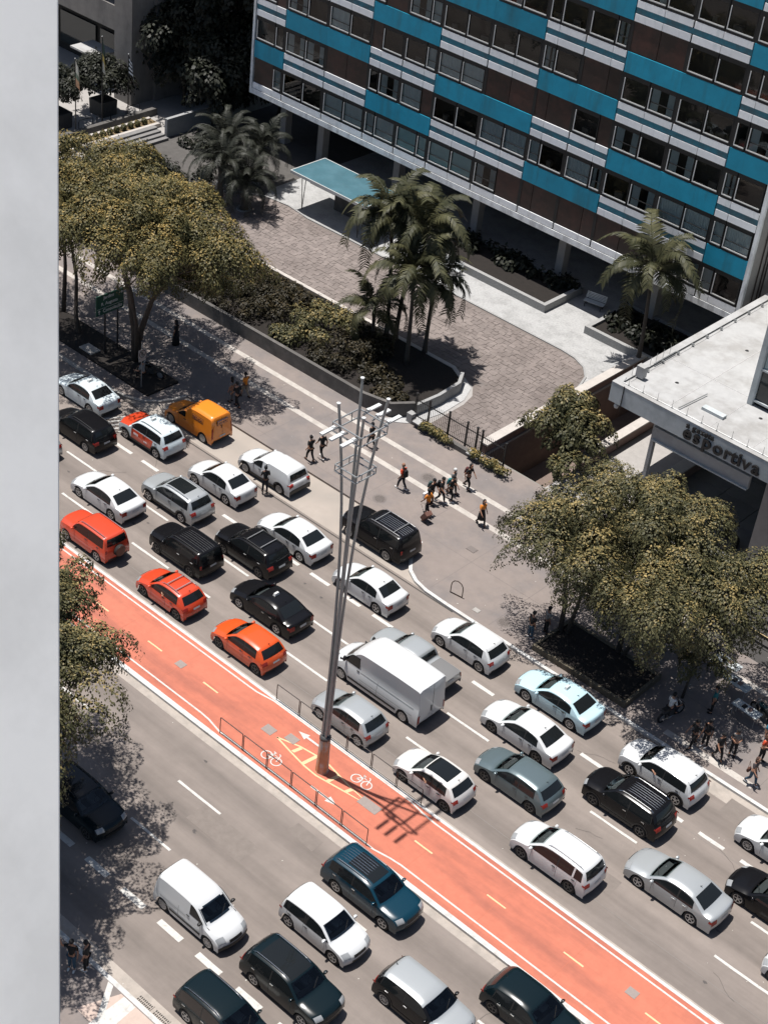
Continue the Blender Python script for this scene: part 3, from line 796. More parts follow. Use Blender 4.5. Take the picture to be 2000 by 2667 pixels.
# roof furniture: conductor wire on studs, spikes, ballast, boxes
for k in range(11):
    x = .9 + k * .98
    b = MB(); b.tube((x, .32, RZ + .05), (x, .32, RZ + .55), .012, n=5); b.box((x, .32, RZ + .08), (.08, .08, .06)); b.build("spike", M_metal, pav)
b = MB(); b.path([(.35, .9, RZ + .1), (.5, .32, RZ + .1), (12, .32, RZ + .1)], .012, n=5); b.build("conductor_wire", M_metal, pav)
b = MB(); b.path([(.62, .9, RZ + .1), (.62, 24, RZ + .1)], .012, n=5); b.build("conductor_wire", M_metal, pav)
for k in range(9):
    b = MB(); b.box((.62, 2.6 + k * 1.55, RZ + .07), (.16, .12, .1)); b.build("wire_stud", M_metal, pav)
for (x, y) in ((.35, 1.4), (.35, 2.0), (.35, 3.2), (.35, 3.8), (.35, 4.5), (.35, 5.2)):
    b = MB(); b.tube((x, y, RZ + .05), (x, y, RZ + .62), .014, n=5); b.build("spike", M_metal, pav)
b = MB(); b.path([(.5, 3.4, RZ + .12), (.5, 5.6, RZ + .12)], .035, n=6); b.build("pipe", M_metal, pav)
b = MB(); b.path([(4.1, .6, RZ + .06), (4.3, 3.2, RZ + .06)], .03, n=6); b.build("pipe", M_metal, pav)
pv("roof_box", M_roofw, .5, 1.0, 1.5, 1.9, RZ + .05, RZ + .75)
pv("ballast_block", M_fascia, 4.9, 6.3, 1.7, 2.1, RZ - .06, RZ + .12)
pv("ballast_block", M_fascia, 8.3, 8.9, 12.2, 12.7, RZ - .06, RZ + .2)
b = MB(); b.path([(.86, -.03, RZ + .1), (.86, -.03, RZ - 1.3), (.86, -.03, RZ - 1.5)], .03, n=6); b.build("down_cable", M_letter, pav)
b = MB(); b.lathe([(.001, 0), (.12, .02), (.16, .14), (.12, .26), (.05, .3), (.05, .4)], 10, (.45, .25, RZ - 1.62)); b.build("globe_lamp", M_offwhite, pav)
pv("roof_seam", mat("roof_seam", (0.42, 0.41, 0.40), 0.8), 3.5, 3.53, .6, 24, RZ - .06, RZ - .045)
pv("roof_seam", MATS["roof_seam"], .6, 26, 5.0, 5.03, RZ - .06, RZ - .045)
for k_ in range(5):
    pv("roof_seam", MATS["roof_seam"], 6.2 + k_ * 2.7, 6.22 + k_ * 2.7, .6, 24, RZ - .06, RZ - .046)
for x_, y_ in ((2.4, 3.0), (7.6, 3.6), (3.0, 9.5)):
    b = MB(); b.lathe([(.001, .02), (.09, .02), (.12, 0)], 10, (x_, y_, RZ - .058)); b.build("roof_drain", M_letter, pav)
# round dark thing on the terrace
b = MB(); b.lathe([(.001, 0), (.62, 0), (.66, .5), (.5, .7), (.001, .74)], 16)
tag(b.build("round_planter", M_letter, None, (-31.5, 71.2, .22)), "round black planter on the slabs under the white roof", "planter")
# lettering as flat solid letters
def text_obj(name, body, size, loc, rot, m, parent, extr=.05, align='LEFT'):
    cu = bpy.data.curves.new(name, 'FONT'); cu.body = body; cu.size = size; cu.extrude = extr; cu.align_x = align; cu.offset = size * 0.022
    tmp = bpy.data.objects.new("tmp_text", cu); COL.objects.link(tmp)
    bpy.context.view_layer.update()
    me = bpy.data.meshes.new_from_object(tmp.evaluated_get(bpy.context.evaluated_depsgraph_get()))
    bpy.data.objects.remove(tmp); me.materials.clear(); me.materials.append(m)
    o = link(name, me, parent, loc); o.rotation_euler = rot; return o
xl = 5.05
for ch, adv in zip("esportiva", (.66, .58, .68, .68, .46, .40, .30, .60, .60)):
    text_obj("letter", ch, 1.12, (xl, -.06, RZ - 1.02), (R(90), 0, 0), M_letter, pav, .06); xl += adv * 1.02
xl = 5.15
for ch, adv in zip("a gazeta", (.26, .14, .28, .26, .22, .25, .17, .25)):
    if ch != " ": text_obj("letter", ch, .48, (xl, -.06, RZ - .36), (R(90), 0, 0), M_letter, pav, .05)
    xl += adv
# glazed upper block at the frame's edge
gl_b = empty("glazed_block", (-34.2, 74.7, RZ)); tag(gl_b, "upper block with tall glazed bays standing on the white roof", "building")
def gb(name, m, x0, x1, y0, y1, z0, z1):
    b = MB(); b.span(x0, x1, y0, y1, z0, z1); return b.build(name, m, gl_b)
gb("mass", M_room, .3, 20, .3, 30, -.05, 22)
gb("corner_pier", M_fascia, 0, .32, 0, 30, -.05, 22)
for k in range(5):
    for i in range(5):
        z = .35 + k * 2.0; x = .4 + i * 2.6
        pn = gb("window_bay", mat("bay_glass_dark", (0.02, 0.026, 0.028), 0.08), x, x + 2.45, .14, .28, z, z + 1.85) if (k % 3 == 0) else gb("window_bay", mat("bay_panel_aqua", (0.33, 0.40, 0.41), 0.25), x, x + 2.45, .14, .28, z, z + 1.85)
        b = MB(); b.span(x - .08, x + 2.55, .02, .14, z - .12, z); b.span(x - .1, x - .02, .02, .14, z, z + 1.9); b.build("bay_frame", M_fascia, pn)

# steps down to the right of the big tree
g = MB(); g.rect(-29.2, 20, 63.9, 70.4, SW + .004); setting(g.build("landing_shade_sheet", mat("shade_toned_stone", (0.045, 0.042, 0.04), .85, var=.2)))  # dark sheet laid over the pavement; shade put into its colour, steps share it
st = empty("terrace_steps", (-24, 65.5, 0)); tag(st, "dark broad steps with yellow edge rail behind the trees", "steps")
for k in range(7):
    b = MB(); b.span(-4, 22, k * .42 - .3, 3.3, SW + k * .16, SW + (k + 1) * .16 - .002); b.build("step", MATS["shade_toned_stone"], st)
b = MB(); b.path([(-4, -.5, 1.0), (22, -.5, 1.0)], .03, n=6); b.build("hand_rail", mat("rail_yellow", (0.42, 0.28, 0.08), 0.5), st)
for x in (-3.5, -.5, 2.5, 5.5, 8.5):
    b = MB(); b.tube((x, -.5, SW), (x, -.5, 1.0), .025, n=6); b.build("rail_post", M_blackiron, st)

# ================================================================== NEIGHBOUR (upper left)
M_conct = mat("raw_concrete", (0.19, 0.18, 0.168), 0.9, var=0.18, vscale=1.0, col2=(0.145, 0.138, 0.13), mscale=0.6, streak=(1, 1, .3))
nb = empty("concrete_tower", (-98, 84, 0)); tag(nb, "raw concrete tower with deep beam and tall column behind the flags", "building")
def nbx(name, m, x0, x1, y0, y1, z0, z1):
    b = MB(); b.span(x0 + 98, x1 + 98, y0 - 84, y1 - 84, z0, z1); return b.build(name, m, nb)
nbx("column", M_conct, -99.3, -97.2, 83.9, 86.2, SW, 55)
nbx("beam", M_conct, -140, -99.3, 84.2, 85.0, 5.6, 7.6)
nbx("beam", M_conct, -140, -99.3, 84.2, 85.0, 10.0, 11.2)
nbx("recessed_front", M_room, -140, -99.5, 87.2, 88.0, SW, 55)
for i in range(7):
    nbx("window_pane", mat("bay_glass_dark", (0.02, 0.026, 0.028), 0.08), -104.8 - i * 5.2, -100.2 - i * 5.2, 87.0, 87.18, 7.7, 9.6)
    nbx("window_pane", MATS["bay_glass_dark"], -104.8 - i * 5.2, -100.2 - i * 5.2, 87.0, 87.18, .9, 3.6)
nbx("side_wall", M_conct, -97.4, -96.9, 86.2, 120, SW, 55)
nbx("upper_mass", M_conct, -140, -97.5, 88.0, 120, SW, 60)
nbx("upper_mass", M_conct, -140, -97.6, 84.4, 88.0, 13.5, 60)
nbx("entrance_canopy", M_roofw, -104.0, -101.0, 83.2, 85.6, 3.0, 3.15)
# party wall between the garden and the tower
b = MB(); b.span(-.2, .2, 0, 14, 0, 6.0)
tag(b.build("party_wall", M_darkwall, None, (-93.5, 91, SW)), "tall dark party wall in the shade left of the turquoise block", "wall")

# terrace edge: dark wall, planted strip, steps and white walls
b = MB(); b.span(-.2, .2, -12.0, 6.0, 0, .55)
tag(b.build("terrace_wall", M_darkwall, None, (-94.9, 78.5, SW)), "low dark wall along the neighbour's terrace below the flagpoles", "wall")
t = empty("planted_strip", (-93.5, 78, SW)); tag(t, "narrow raised strip holding a row of clipped ball shrubs", "planting bed")
b = MB(); b.span(-.45, .45, -10, 5.2, 0, .22); b.build("soil", mat("strip_soil", (0.16, 0.115, 0.06), 1, var=.3, vscale=6), t)
b = MB(); b.span(.45, .75, -10, 5.2, 0, .32); b.build("front_kerb", M_coping, t)
b = MB(); b.span(-.75, -.45, -10, 5.2, 0, .32); b.build("rear_kerb", M_coping, t)
t = empty("garden_steps", (-92.2, 79.5, SW)); tag(t, "pale garden steps dropping beside the row of ball shrubs", "steps")
for k in range(4):
    b = MB(); b.span(0.0, .5 + k * .42, -4.5 - k * .01, 2.4 + k * .02, 0.0, .66 - k * .15); b.build("step", mat("garden_step_stone", (0.17, 0.165, 0.16), .85, var=.2), t)
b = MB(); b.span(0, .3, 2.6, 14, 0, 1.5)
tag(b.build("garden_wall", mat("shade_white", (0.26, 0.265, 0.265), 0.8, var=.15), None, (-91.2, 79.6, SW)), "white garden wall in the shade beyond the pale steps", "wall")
b = MB(); b.box((0, 0, .55), (2.2, 2.0, 1.1)); b.box((0, 0, 1.13), (2.4, 2.2, .08))
tag(b.build("white_kiosk_block", M_roofw, None, (-90.0, 69.9, SW)), "small white block with cap half hidden by the wall's edge and the tree", "block")
# flagpoles
M_pole = mat("pole_dark", (0.05, 0.05, 0.05), 0.4, metal=0.6)
def flag(x, y, h, cols, label, fl, drop, stripes):
    t = empty("flagpole", (x, y, SW)); tag(t, label, "flagpole", "flagpoles on the neighbour's terrace")
    b = MB(); b.lathe([(.07, 0), (.06, .05), (.05, .1), (.035, h), (.001, h)], 8); b.build("pole", M_pole, t)
    b = MB(); b.lathe([(.001, 0), (.05, .03), (.06, .08), (.001, .13)], 8, (0, 0, h)); b.build("finial", M_metal, t)
    f = MB(); n, mrows = 7, 9
    vs, fs, mi = [], [], []
    for j in range(mrows + 1):
        for i in range(n + 1):
            u, v = i / n, j / mrows
            fold = math.sin(u * 9 + v * 2.5) * .07 * u
            vs.append((.04 + u * fl * (.35 + .25 * v), fold + .1 * u * (v - .3), h - .12 - v * drop - u * u * drop * .28))
    o = len(f.v)
    for j in range(mrows):
        for i in range(n):
            k = j * (n + 1) + i
            f.add([vs[k], vs[k + 1], vs[k + n + 2], vs[k + n + 1]], [(0, 1, 2, 3)], (j % len(cols)) if stripes else (0 if j < 4 else (1 if j < 6 else 2)) % len(cols))
    bm = f.mesh("flag", [mat("flag_%d_%d_%d" % tuple(int(c * 100) for c in cc), cc, .8) for cc in cols], smooth=True)
    link("flag", bm, t)
flag(-95.45, 76.83, 6.0, [(0.70, 0.68, 0.58), (0.20, 0.26, 0.18), (0.70, 0.42, 0.25)], "flagpole with a limp pale flag nearest the white wall's edge", .95, 2.0, False)
flag(-95.43, 79.44, 7.2, [(0.05, 0.09, 0.07), (0.65, 0.50, 0.15), (0.60, 0.58, 0.50)], "tallest flagpole, its flag hanging dark and yellow", .6, 2.6, False)
flag(-95.34, 82.0, 5.3, [(0.02, 0.02, 0.02), (0.75, 0.77, 0.78)], "flagpole with a black and white striped flag by the concrete column", 1.1, 1.5, True)
# big square planters with bushy trees on the terrace, hoops between them
M_pot = mat("planter_box", (0.055, 0.052, 0.05), 0.85, var=.2)
POTS = [(-97.3, 81.1), (-97.3, 76.6)]
for k, (x, y) in enumerate(POTS):
    t = empty("planter_box", (x, y, SW)); tag(t, ["dark square planter box behind the middle flagpole", "dark square planter box cut by the white wall's edge"][k], "planter")
    b = MB(); b.box((0, 0, .62), (1.5, 1.5, 1.24), taper=1.06); b.build("box", M_pot, t)
    b = MB(); b.box((0, 0, 1.22), (1.4, 1.4, .06)); b.build("soil", M_soil, t)
for k, y in enumerate((78.2, 83.0, 75.0, 80.0)):
    b = MB(); b.path([(0, -.7, 0), (0, -.7, .62), (0, -.6, .75), (0, .6, .75), (0, .7, .62), (0, .7, 0)], .03, n=6)
    tag(b.build("terrace_hoop", M_blackiron, None, (-95.9, y, SW)), ["black tubular hoop between the first two flagpoles", "black tubular hoop beside the striped flag's pole", "black tubular hoop below the nearest planter box", "black tubular hoop before the middle planter box"][k], "hoop barrier", "hoop barriers on the terrace")

# ================================================================== CAMERA'S OWN TOWER: pale fin beside the window
M_fin = mat("tower_fin_white", (0.88, 0.87, 0.845), 0.6, var=0.05, vscale=1.2, col2=(0.78, 0.77, 0.745), mscale=1.6)
b = MB()
FDX, FDY, FZ, FY0 = 0.63383, 0.51978, 50.684, 1.50845
def fin_pt(z, dy, x):
    # rake invented so the face tilts skyward and catches the sun
    return (-1.95 - FDX * (z - FZ) + x + 3.0, FY0 + FDY * (z - FZ) + dy, z)
vs, prof = [], [(-3.0, -3.5), (-3.0, -.012), (-3.004, -.004), (-3.012, 0.0), (-3.5, -.02), (-3.6, -.1), (-3.6, -3.5)]
for z in (47.5, 50.0, 56.0):
    vs += [fin_pt(z, dy, x) for x, dy in prof]
n = len(prof)
fs = [(k * n + i, k * n + (i + 1) % n, (k + 1) * n + (i + 1) % n, (k + 1) * n + i) for k in range(2) for i in range(n)] + [tuple(range(n)), tuple(range(3 * n - 1, 2 * n - 1, -1))]
b.add(vs, fs)
fin = b.build("tower_fin", M_fin, None, smooth=True, sharp=50, fix=True)
tag(fin, "pale smooth wall fin of the viewer's own tower filling the frame's side", "wall")
# ================================================================== VEGETATION
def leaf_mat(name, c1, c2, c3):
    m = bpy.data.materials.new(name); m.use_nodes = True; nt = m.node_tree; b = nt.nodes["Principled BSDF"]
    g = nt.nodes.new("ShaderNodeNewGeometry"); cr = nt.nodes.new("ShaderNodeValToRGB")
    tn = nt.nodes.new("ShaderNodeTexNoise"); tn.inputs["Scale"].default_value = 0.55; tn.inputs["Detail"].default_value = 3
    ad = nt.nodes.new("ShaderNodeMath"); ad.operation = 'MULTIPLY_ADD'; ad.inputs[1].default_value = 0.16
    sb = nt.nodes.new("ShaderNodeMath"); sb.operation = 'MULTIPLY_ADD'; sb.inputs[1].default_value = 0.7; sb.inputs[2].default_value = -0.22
    sh = nt.nodes.new("ShaderNodeAttribute"); sh.attribute_name = "top_light"; s2 = nt.nodes.new("ShaderNodeMath"); s2.operation = 'MULTIPLY_ADD'; s2.inputs[1].default_value = 0.5
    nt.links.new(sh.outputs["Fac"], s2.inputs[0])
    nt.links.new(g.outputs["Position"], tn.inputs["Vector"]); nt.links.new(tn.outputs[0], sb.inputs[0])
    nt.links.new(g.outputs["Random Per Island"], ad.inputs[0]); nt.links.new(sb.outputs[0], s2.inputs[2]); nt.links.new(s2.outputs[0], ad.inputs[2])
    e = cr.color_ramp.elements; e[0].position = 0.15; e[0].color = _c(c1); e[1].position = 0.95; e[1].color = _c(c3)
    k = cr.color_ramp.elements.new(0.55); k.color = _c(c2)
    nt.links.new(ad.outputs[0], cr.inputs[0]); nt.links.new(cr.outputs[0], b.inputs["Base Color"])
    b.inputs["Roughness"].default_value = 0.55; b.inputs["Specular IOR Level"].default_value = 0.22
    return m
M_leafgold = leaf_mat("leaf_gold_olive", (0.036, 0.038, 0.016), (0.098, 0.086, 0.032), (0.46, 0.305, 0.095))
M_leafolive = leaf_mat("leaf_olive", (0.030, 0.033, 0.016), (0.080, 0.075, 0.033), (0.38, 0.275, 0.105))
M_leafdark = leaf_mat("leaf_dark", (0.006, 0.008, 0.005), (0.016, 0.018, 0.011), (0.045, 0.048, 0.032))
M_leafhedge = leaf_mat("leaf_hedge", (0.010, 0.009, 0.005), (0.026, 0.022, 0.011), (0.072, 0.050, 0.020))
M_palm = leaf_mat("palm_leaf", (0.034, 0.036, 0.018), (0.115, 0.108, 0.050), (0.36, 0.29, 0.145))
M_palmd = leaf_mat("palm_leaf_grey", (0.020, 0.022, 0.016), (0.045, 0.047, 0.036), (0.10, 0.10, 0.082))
M_bark = mat("bark", (0.050, 0.040, 0.032), 0.95, var=0.35, vscale=6, bump=0.6, bscale=12)
M_palmbark = mat("palm_bark", (0.060, 0.052, 0.043), 0.9, var=0.3, vscale=9, bump=0.5, bscale=15)

class LeafMesh:
    """many four-cornered leaf faces in one mesh"""
    def __init__(s): s.q = []; s.tip = []; s.extra = MB()
    def build(s, name, m, parent=None, loc=None):
        v = np.concatenate(s.q).reshape(-1, 3); nq = len(v) // 4
        me = bpy.data.meshes.new(name); me.vertices.add(len(v)); me.vertices.foreach_set("co", v.astype(np.float32).ravel())
        me.loops.add(nq * 4); me.loops.foreach_set("vertex_index", np.arange(nq * 4, dtype=np.int32))
        me.polygons.add(nq); me.polygons.foreach_set("loop_start", np.arange(0, nq * 4, 4, dtype=np.int32)); me.polygons.foreach_set("loop_total", np.full(nq, 4, dtype=np.int32))
        me.update(calc_edges=True); me.materials.append(m)
        at = me.attributes.new("top_light", 'FLOAT', 'FACE'); at.data.foreach_set("value", np.concatenate(s.tip).astype(np.float32))
        if s.extra.v:
            bm = bmesh.new(); bm.from_mesh(me); e = s.extra.mesh("tmp", m); bm.from_mesh(e); bm.to_mesh(me); bm.free(); bpy.data.meshes.remove(e)
        return link(name, me, parent, loc)
def leaves_into(lm, c, rad, n, size, rng, droop=0.5, flat=0.6, shell=0.74, ulo=-0.35, axis=None):
    """leaf faces on and just inside a flattened dome"""
    g_ = np.random.default_rng(rng.randrange(1 << 30)); U = g_.uniform
    th = U(0, 2 * np.pi, n); u = U(ulo, 1.0, n); s_ = np.sqrt(np.maximum(0, 1 - u * u)); k = U(shell, 1.0, n) ** .6
    lump = 1 + .16 * np.sin(th * 3 + U(0, 6)) + .1 * np.sin(th * 7 + U(0, 6)); k = k * lump
    N = np.stack([s_ * np.cos(th), s_ * np.sin(th), u], 1)
    P = np.array(c) + N * rad * k[:, None] * np.array([1, 1, flat]); P[:, 2] -= (s_ * k) ** 3 * rad * .22
    if axis is not None:                                    # stretch the pad along its bough and let the tip hang
        ax = np.array([axis[0], axis[1], 0.0]); ax /= max(1e-6, np.linalg.norm(ax)); C0 = np.array(c)
        al = (P - C0) @ ax; P = P + ax * (al * .45)[:, None]; P = P - (P - C0 - ax * ((P - C0) @ ax)[:, None]) * np.array([.28, .28, 0]); P[:, 2] -= np.maximum(0, al) * .38 + np.maximum(0, al) ** 2 * .10
    T = N * N[:, 2:3]; T[:, 2] -= 1.0                         # down along the pad's surface
    D = T * (droop * 2.0) + N * .12 + np.stack([U(-.6, .6, n), U(-.6, .6, n), U(-.25, .25, n)], 1); D /= np.linalg.norm(D, axis=1)[:, None]
    up = N * np.array([1.1, 1.1, .9]) + np.stack([U(-.24, .24, n), U(-.24, .24, n), U(-.05, .3, n)], 1); W = np.cross(D, up); W /= np.maximum(1e-6, np.linalg.norm(W, axis=1))[:, None]
    L_ = (size * U(.7, 1.35, n))[:, None]; W_ = L_ * .30; NR = np.cross(W, D); M_ = P + D * L_ * .5
    lm.tip.append(np.clip(u * .75 + U(-.35, .35, n), 0, 1))  # pad tops get lighter leaf colour: sunlight painted in, besides golden new growth
    lm.q.append(np.stack([P, M_ + W * W_ - NR * W_ * .25, P + D * L_ - NR * L_ * .12, M_ - W * W_ - NR * W_ * .25], 1))

def broad_tree(name, label, base, trunks, crown, m, seed, n_clump, leaf_n, leaf, clump_r, group=None, cat="tree", density_up=0.6):
    """crown: list of lobes (cx, cy, cz, rx, ry, rz) in world; trunks: list of point paths (world)"""
    rng = random.Random(seed)
    t = empty(name, base); tag(t, label, cat, group)
    bx, by, bz = base
    b = MB()
    tops = []
    for pts, r0 in trunks:
        P = [Vector((p[0] - bx, p[1] - by, p[2] - bz)) for p in pts]
        b.path(P, [r0 * (1 - .55 * i / (len(P) - 1)) for i in range(len(P))], n=8); tops.append((P[-1], r0 * .45))
    # limbs from each trunk top into the lobes
    tot = sum(l[3] * l[4] for l in crown)
    cl = []
    for lb in crown:
        for _ in range(max(4, int(n_clump * lb[3] * lb[4] / tot))):
            th = rng.uniform(0, 2 * math.pi); rr = math.sqrt(rng.random()); u = rng.uniform(-.35, 1)
            k = math.sqrt(max(0.0, 1 - (max(u, 0) * .82) ** 2)) 
            x = lb[0] + lb[3] * rr * math.cos(th) * k; y = lb[1] + lb[4] * rr * math.sin(th) * k
            z = lb[2] + lb[5] * ((1 - rr ** 2.2) * .9 * (u if u > 0 else u * .6) + (0.10 if u > 0 else -.05)) + rng.uniform(-.25, .25)
            cl.append((x - bx, y - by, z - bz))
    for i, c in enumerate(cl):
        if i % 4 == 0 and tops:
            tp, r = min(tops, key=lambda q: (q[0] - Vector(c)).length)
            mid = tp.lerp(Vector(c), .55) + Vector((rng.uniform(-.4, .4), rng.uniform(-.4, .4), -.3))
            b.path([tp - Vector((0, 0, .15)), mid, Vector(c) - Vector((0, 0, .2))], [r * .8, r * .45, .03], n=5)
    b.build("trunk", M_bark, t, smooth=True)
    cen = (sum(c[0] for c in cl) / len(cl), sum(c[1] for c in cl) / len(cl))
    lv = LeafMesh()
    for c in cl:
        k_ = rng.uniform(.55, 1.25)
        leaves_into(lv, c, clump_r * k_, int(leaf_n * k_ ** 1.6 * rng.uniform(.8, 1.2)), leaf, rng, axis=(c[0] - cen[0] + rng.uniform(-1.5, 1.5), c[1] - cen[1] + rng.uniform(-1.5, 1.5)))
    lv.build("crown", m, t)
    return t

# the big spreading tree over the lay-by, upper left (two trees grown together)
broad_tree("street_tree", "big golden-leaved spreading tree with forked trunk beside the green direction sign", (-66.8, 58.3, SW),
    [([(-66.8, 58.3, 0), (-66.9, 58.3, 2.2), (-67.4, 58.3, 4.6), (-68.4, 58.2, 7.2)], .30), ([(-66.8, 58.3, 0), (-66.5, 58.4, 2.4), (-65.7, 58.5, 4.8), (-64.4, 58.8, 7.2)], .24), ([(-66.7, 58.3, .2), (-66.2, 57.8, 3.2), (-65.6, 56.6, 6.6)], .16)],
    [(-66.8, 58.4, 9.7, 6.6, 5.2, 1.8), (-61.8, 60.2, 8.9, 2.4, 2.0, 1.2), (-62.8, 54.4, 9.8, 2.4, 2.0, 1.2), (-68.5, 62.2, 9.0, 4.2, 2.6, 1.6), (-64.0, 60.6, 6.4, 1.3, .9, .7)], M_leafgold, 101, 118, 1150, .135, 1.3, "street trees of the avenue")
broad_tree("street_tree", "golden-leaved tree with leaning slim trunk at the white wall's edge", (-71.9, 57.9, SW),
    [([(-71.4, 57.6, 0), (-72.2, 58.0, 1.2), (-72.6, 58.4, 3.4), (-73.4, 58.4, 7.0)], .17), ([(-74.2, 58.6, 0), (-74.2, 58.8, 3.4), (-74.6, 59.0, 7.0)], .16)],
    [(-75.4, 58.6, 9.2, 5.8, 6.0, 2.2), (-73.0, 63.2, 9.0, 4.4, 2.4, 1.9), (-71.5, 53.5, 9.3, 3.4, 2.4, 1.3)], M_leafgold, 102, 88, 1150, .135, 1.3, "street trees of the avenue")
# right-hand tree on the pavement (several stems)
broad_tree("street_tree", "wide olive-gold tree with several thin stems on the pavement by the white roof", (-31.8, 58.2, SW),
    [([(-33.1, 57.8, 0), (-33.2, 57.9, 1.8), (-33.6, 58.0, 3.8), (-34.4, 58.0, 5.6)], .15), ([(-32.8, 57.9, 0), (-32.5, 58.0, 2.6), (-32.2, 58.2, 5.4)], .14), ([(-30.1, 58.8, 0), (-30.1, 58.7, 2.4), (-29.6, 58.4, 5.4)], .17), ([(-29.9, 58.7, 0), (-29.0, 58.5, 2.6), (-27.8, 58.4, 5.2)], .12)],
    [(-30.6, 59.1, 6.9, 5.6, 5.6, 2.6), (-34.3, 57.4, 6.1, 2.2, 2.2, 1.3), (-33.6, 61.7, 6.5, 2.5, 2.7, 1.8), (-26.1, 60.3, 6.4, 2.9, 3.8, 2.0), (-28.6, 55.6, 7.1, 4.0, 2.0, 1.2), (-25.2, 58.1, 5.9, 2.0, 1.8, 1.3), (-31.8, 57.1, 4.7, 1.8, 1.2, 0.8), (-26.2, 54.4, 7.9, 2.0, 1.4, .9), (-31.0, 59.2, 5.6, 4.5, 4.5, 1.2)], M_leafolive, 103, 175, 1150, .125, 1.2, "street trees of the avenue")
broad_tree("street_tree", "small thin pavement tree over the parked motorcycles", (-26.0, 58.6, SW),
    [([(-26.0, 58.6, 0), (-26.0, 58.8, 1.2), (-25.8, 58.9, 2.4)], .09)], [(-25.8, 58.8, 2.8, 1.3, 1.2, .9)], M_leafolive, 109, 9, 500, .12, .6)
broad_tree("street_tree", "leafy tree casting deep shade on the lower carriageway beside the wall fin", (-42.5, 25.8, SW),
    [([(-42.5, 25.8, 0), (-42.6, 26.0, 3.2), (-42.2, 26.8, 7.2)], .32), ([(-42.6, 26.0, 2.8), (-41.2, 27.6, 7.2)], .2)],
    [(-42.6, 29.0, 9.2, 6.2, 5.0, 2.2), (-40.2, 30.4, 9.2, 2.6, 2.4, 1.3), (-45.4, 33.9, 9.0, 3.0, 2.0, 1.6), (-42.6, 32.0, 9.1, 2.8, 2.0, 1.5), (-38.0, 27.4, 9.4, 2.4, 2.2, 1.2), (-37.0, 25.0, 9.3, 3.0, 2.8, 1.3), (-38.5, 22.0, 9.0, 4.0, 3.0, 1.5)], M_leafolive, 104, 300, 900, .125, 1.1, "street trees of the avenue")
# tree in the ramp beside the pavilion
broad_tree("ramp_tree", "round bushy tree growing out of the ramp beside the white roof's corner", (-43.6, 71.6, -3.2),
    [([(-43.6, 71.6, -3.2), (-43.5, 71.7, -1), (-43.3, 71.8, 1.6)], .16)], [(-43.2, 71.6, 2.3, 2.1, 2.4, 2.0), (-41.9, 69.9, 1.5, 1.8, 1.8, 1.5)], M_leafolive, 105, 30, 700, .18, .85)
# dark trees in the shade of the tower
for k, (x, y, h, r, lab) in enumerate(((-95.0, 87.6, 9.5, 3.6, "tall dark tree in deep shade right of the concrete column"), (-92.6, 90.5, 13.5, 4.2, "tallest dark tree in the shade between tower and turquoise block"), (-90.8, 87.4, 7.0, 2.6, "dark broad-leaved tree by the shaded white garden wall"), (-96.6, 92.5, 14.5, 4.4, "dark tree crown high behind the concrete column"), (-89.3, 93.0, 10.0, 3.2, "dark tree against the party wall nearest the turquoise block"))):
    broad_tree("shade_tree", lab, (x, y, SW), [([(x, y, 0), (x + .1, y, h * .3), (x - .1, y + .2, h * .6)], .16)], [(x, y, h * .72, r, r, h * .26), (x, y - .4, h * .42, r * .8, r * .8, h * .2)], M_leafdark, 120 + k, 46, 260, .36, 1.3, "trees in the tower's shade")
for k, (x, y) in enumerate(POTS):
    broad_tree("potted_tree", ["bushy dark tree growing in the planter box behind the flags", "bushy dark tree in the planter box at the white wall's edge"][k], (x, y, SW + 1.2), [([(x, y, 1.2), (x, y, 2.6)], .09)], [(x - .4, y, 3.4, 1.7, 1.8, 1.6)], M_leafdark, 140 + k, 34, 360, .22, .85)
# clipped ball shrubs
for k in range(12):
    y = 74.4 + k * .70
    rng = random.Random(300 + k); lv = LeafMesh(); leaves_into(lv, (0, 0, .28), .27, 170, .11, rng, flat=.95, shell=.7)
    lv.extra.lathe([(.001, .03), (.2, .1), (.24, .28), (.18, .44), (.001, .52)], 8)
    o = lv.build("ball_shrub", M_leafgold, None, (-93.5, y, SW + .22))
    tag(o, "small clipped golden ball shrub, one of the even row on the neighbour's strip", "shrub", "row of clipped ball shrubs")

# ---- palms
def frond_mesh(seed, length, droop, leaflet, m, nside=34, width=.05):
    rng = random.Random(seed); b = MB(); pts = []
    n = 14
    for i in range(n + 1):
        u = i / n
        x = length * (u - droop * .22 * u ** 3); z = length * (.42 * math.sin(u * 1.5) - droop * .62 * u ** 2.4)
        pts.append(Vector((x, math.sin(u * 3 + seed) * .04 * length * u, z)))
    b.path(pts, [.035 * (1 - .85 * i / n) for i in range(n + 1)], n=4)
    def at(u):
        f = u * n; i = min(n - 1, int(f)); return pts[i].lerp(pts[i + 1], f - i), (pts[i + 1] - pts[i]).normalized()
    for i in range(nside):
        u = .10 + .90 * i / (nside - 1); p, d = at(min(u, .999))
        for sgn in (-1, 1):
            if rng.random() < .04: continue
            L_ = leaflet * (math.sin(min(1, u * 1.25 + .18) * math.pi * .86) * .9 + .18) * rng.uniform(.85, 1.1)
            side = Vector((0, 0, 1)).cross(d).normalized() * sgn
            dirv = (side * .9 + d * .55 + Vector((0, 0, -.12 + rng.uniform(-.12, .12)))).normalized()
            q1 = p + dirv * L_ * .55 + Vector((0, 0, -.04 * L_)); q2 = p + dirv * L_ * .95 + Vector((0, 0, -.26 * L_))
            wv = d * width * .5
            b.v += [tuple(p - wv * .7), tuple(p + wv * .7), tuple(q1 + wv), tuple(q1 - wv), tuple(q2)]
            o = len(b.v) - 5; b.f += [(o, o + 1, o + 2, o + 3), (o + 3, o + 2, o + 4)]; b.mi += [0, 0]
    return b.mesh("frond", m)
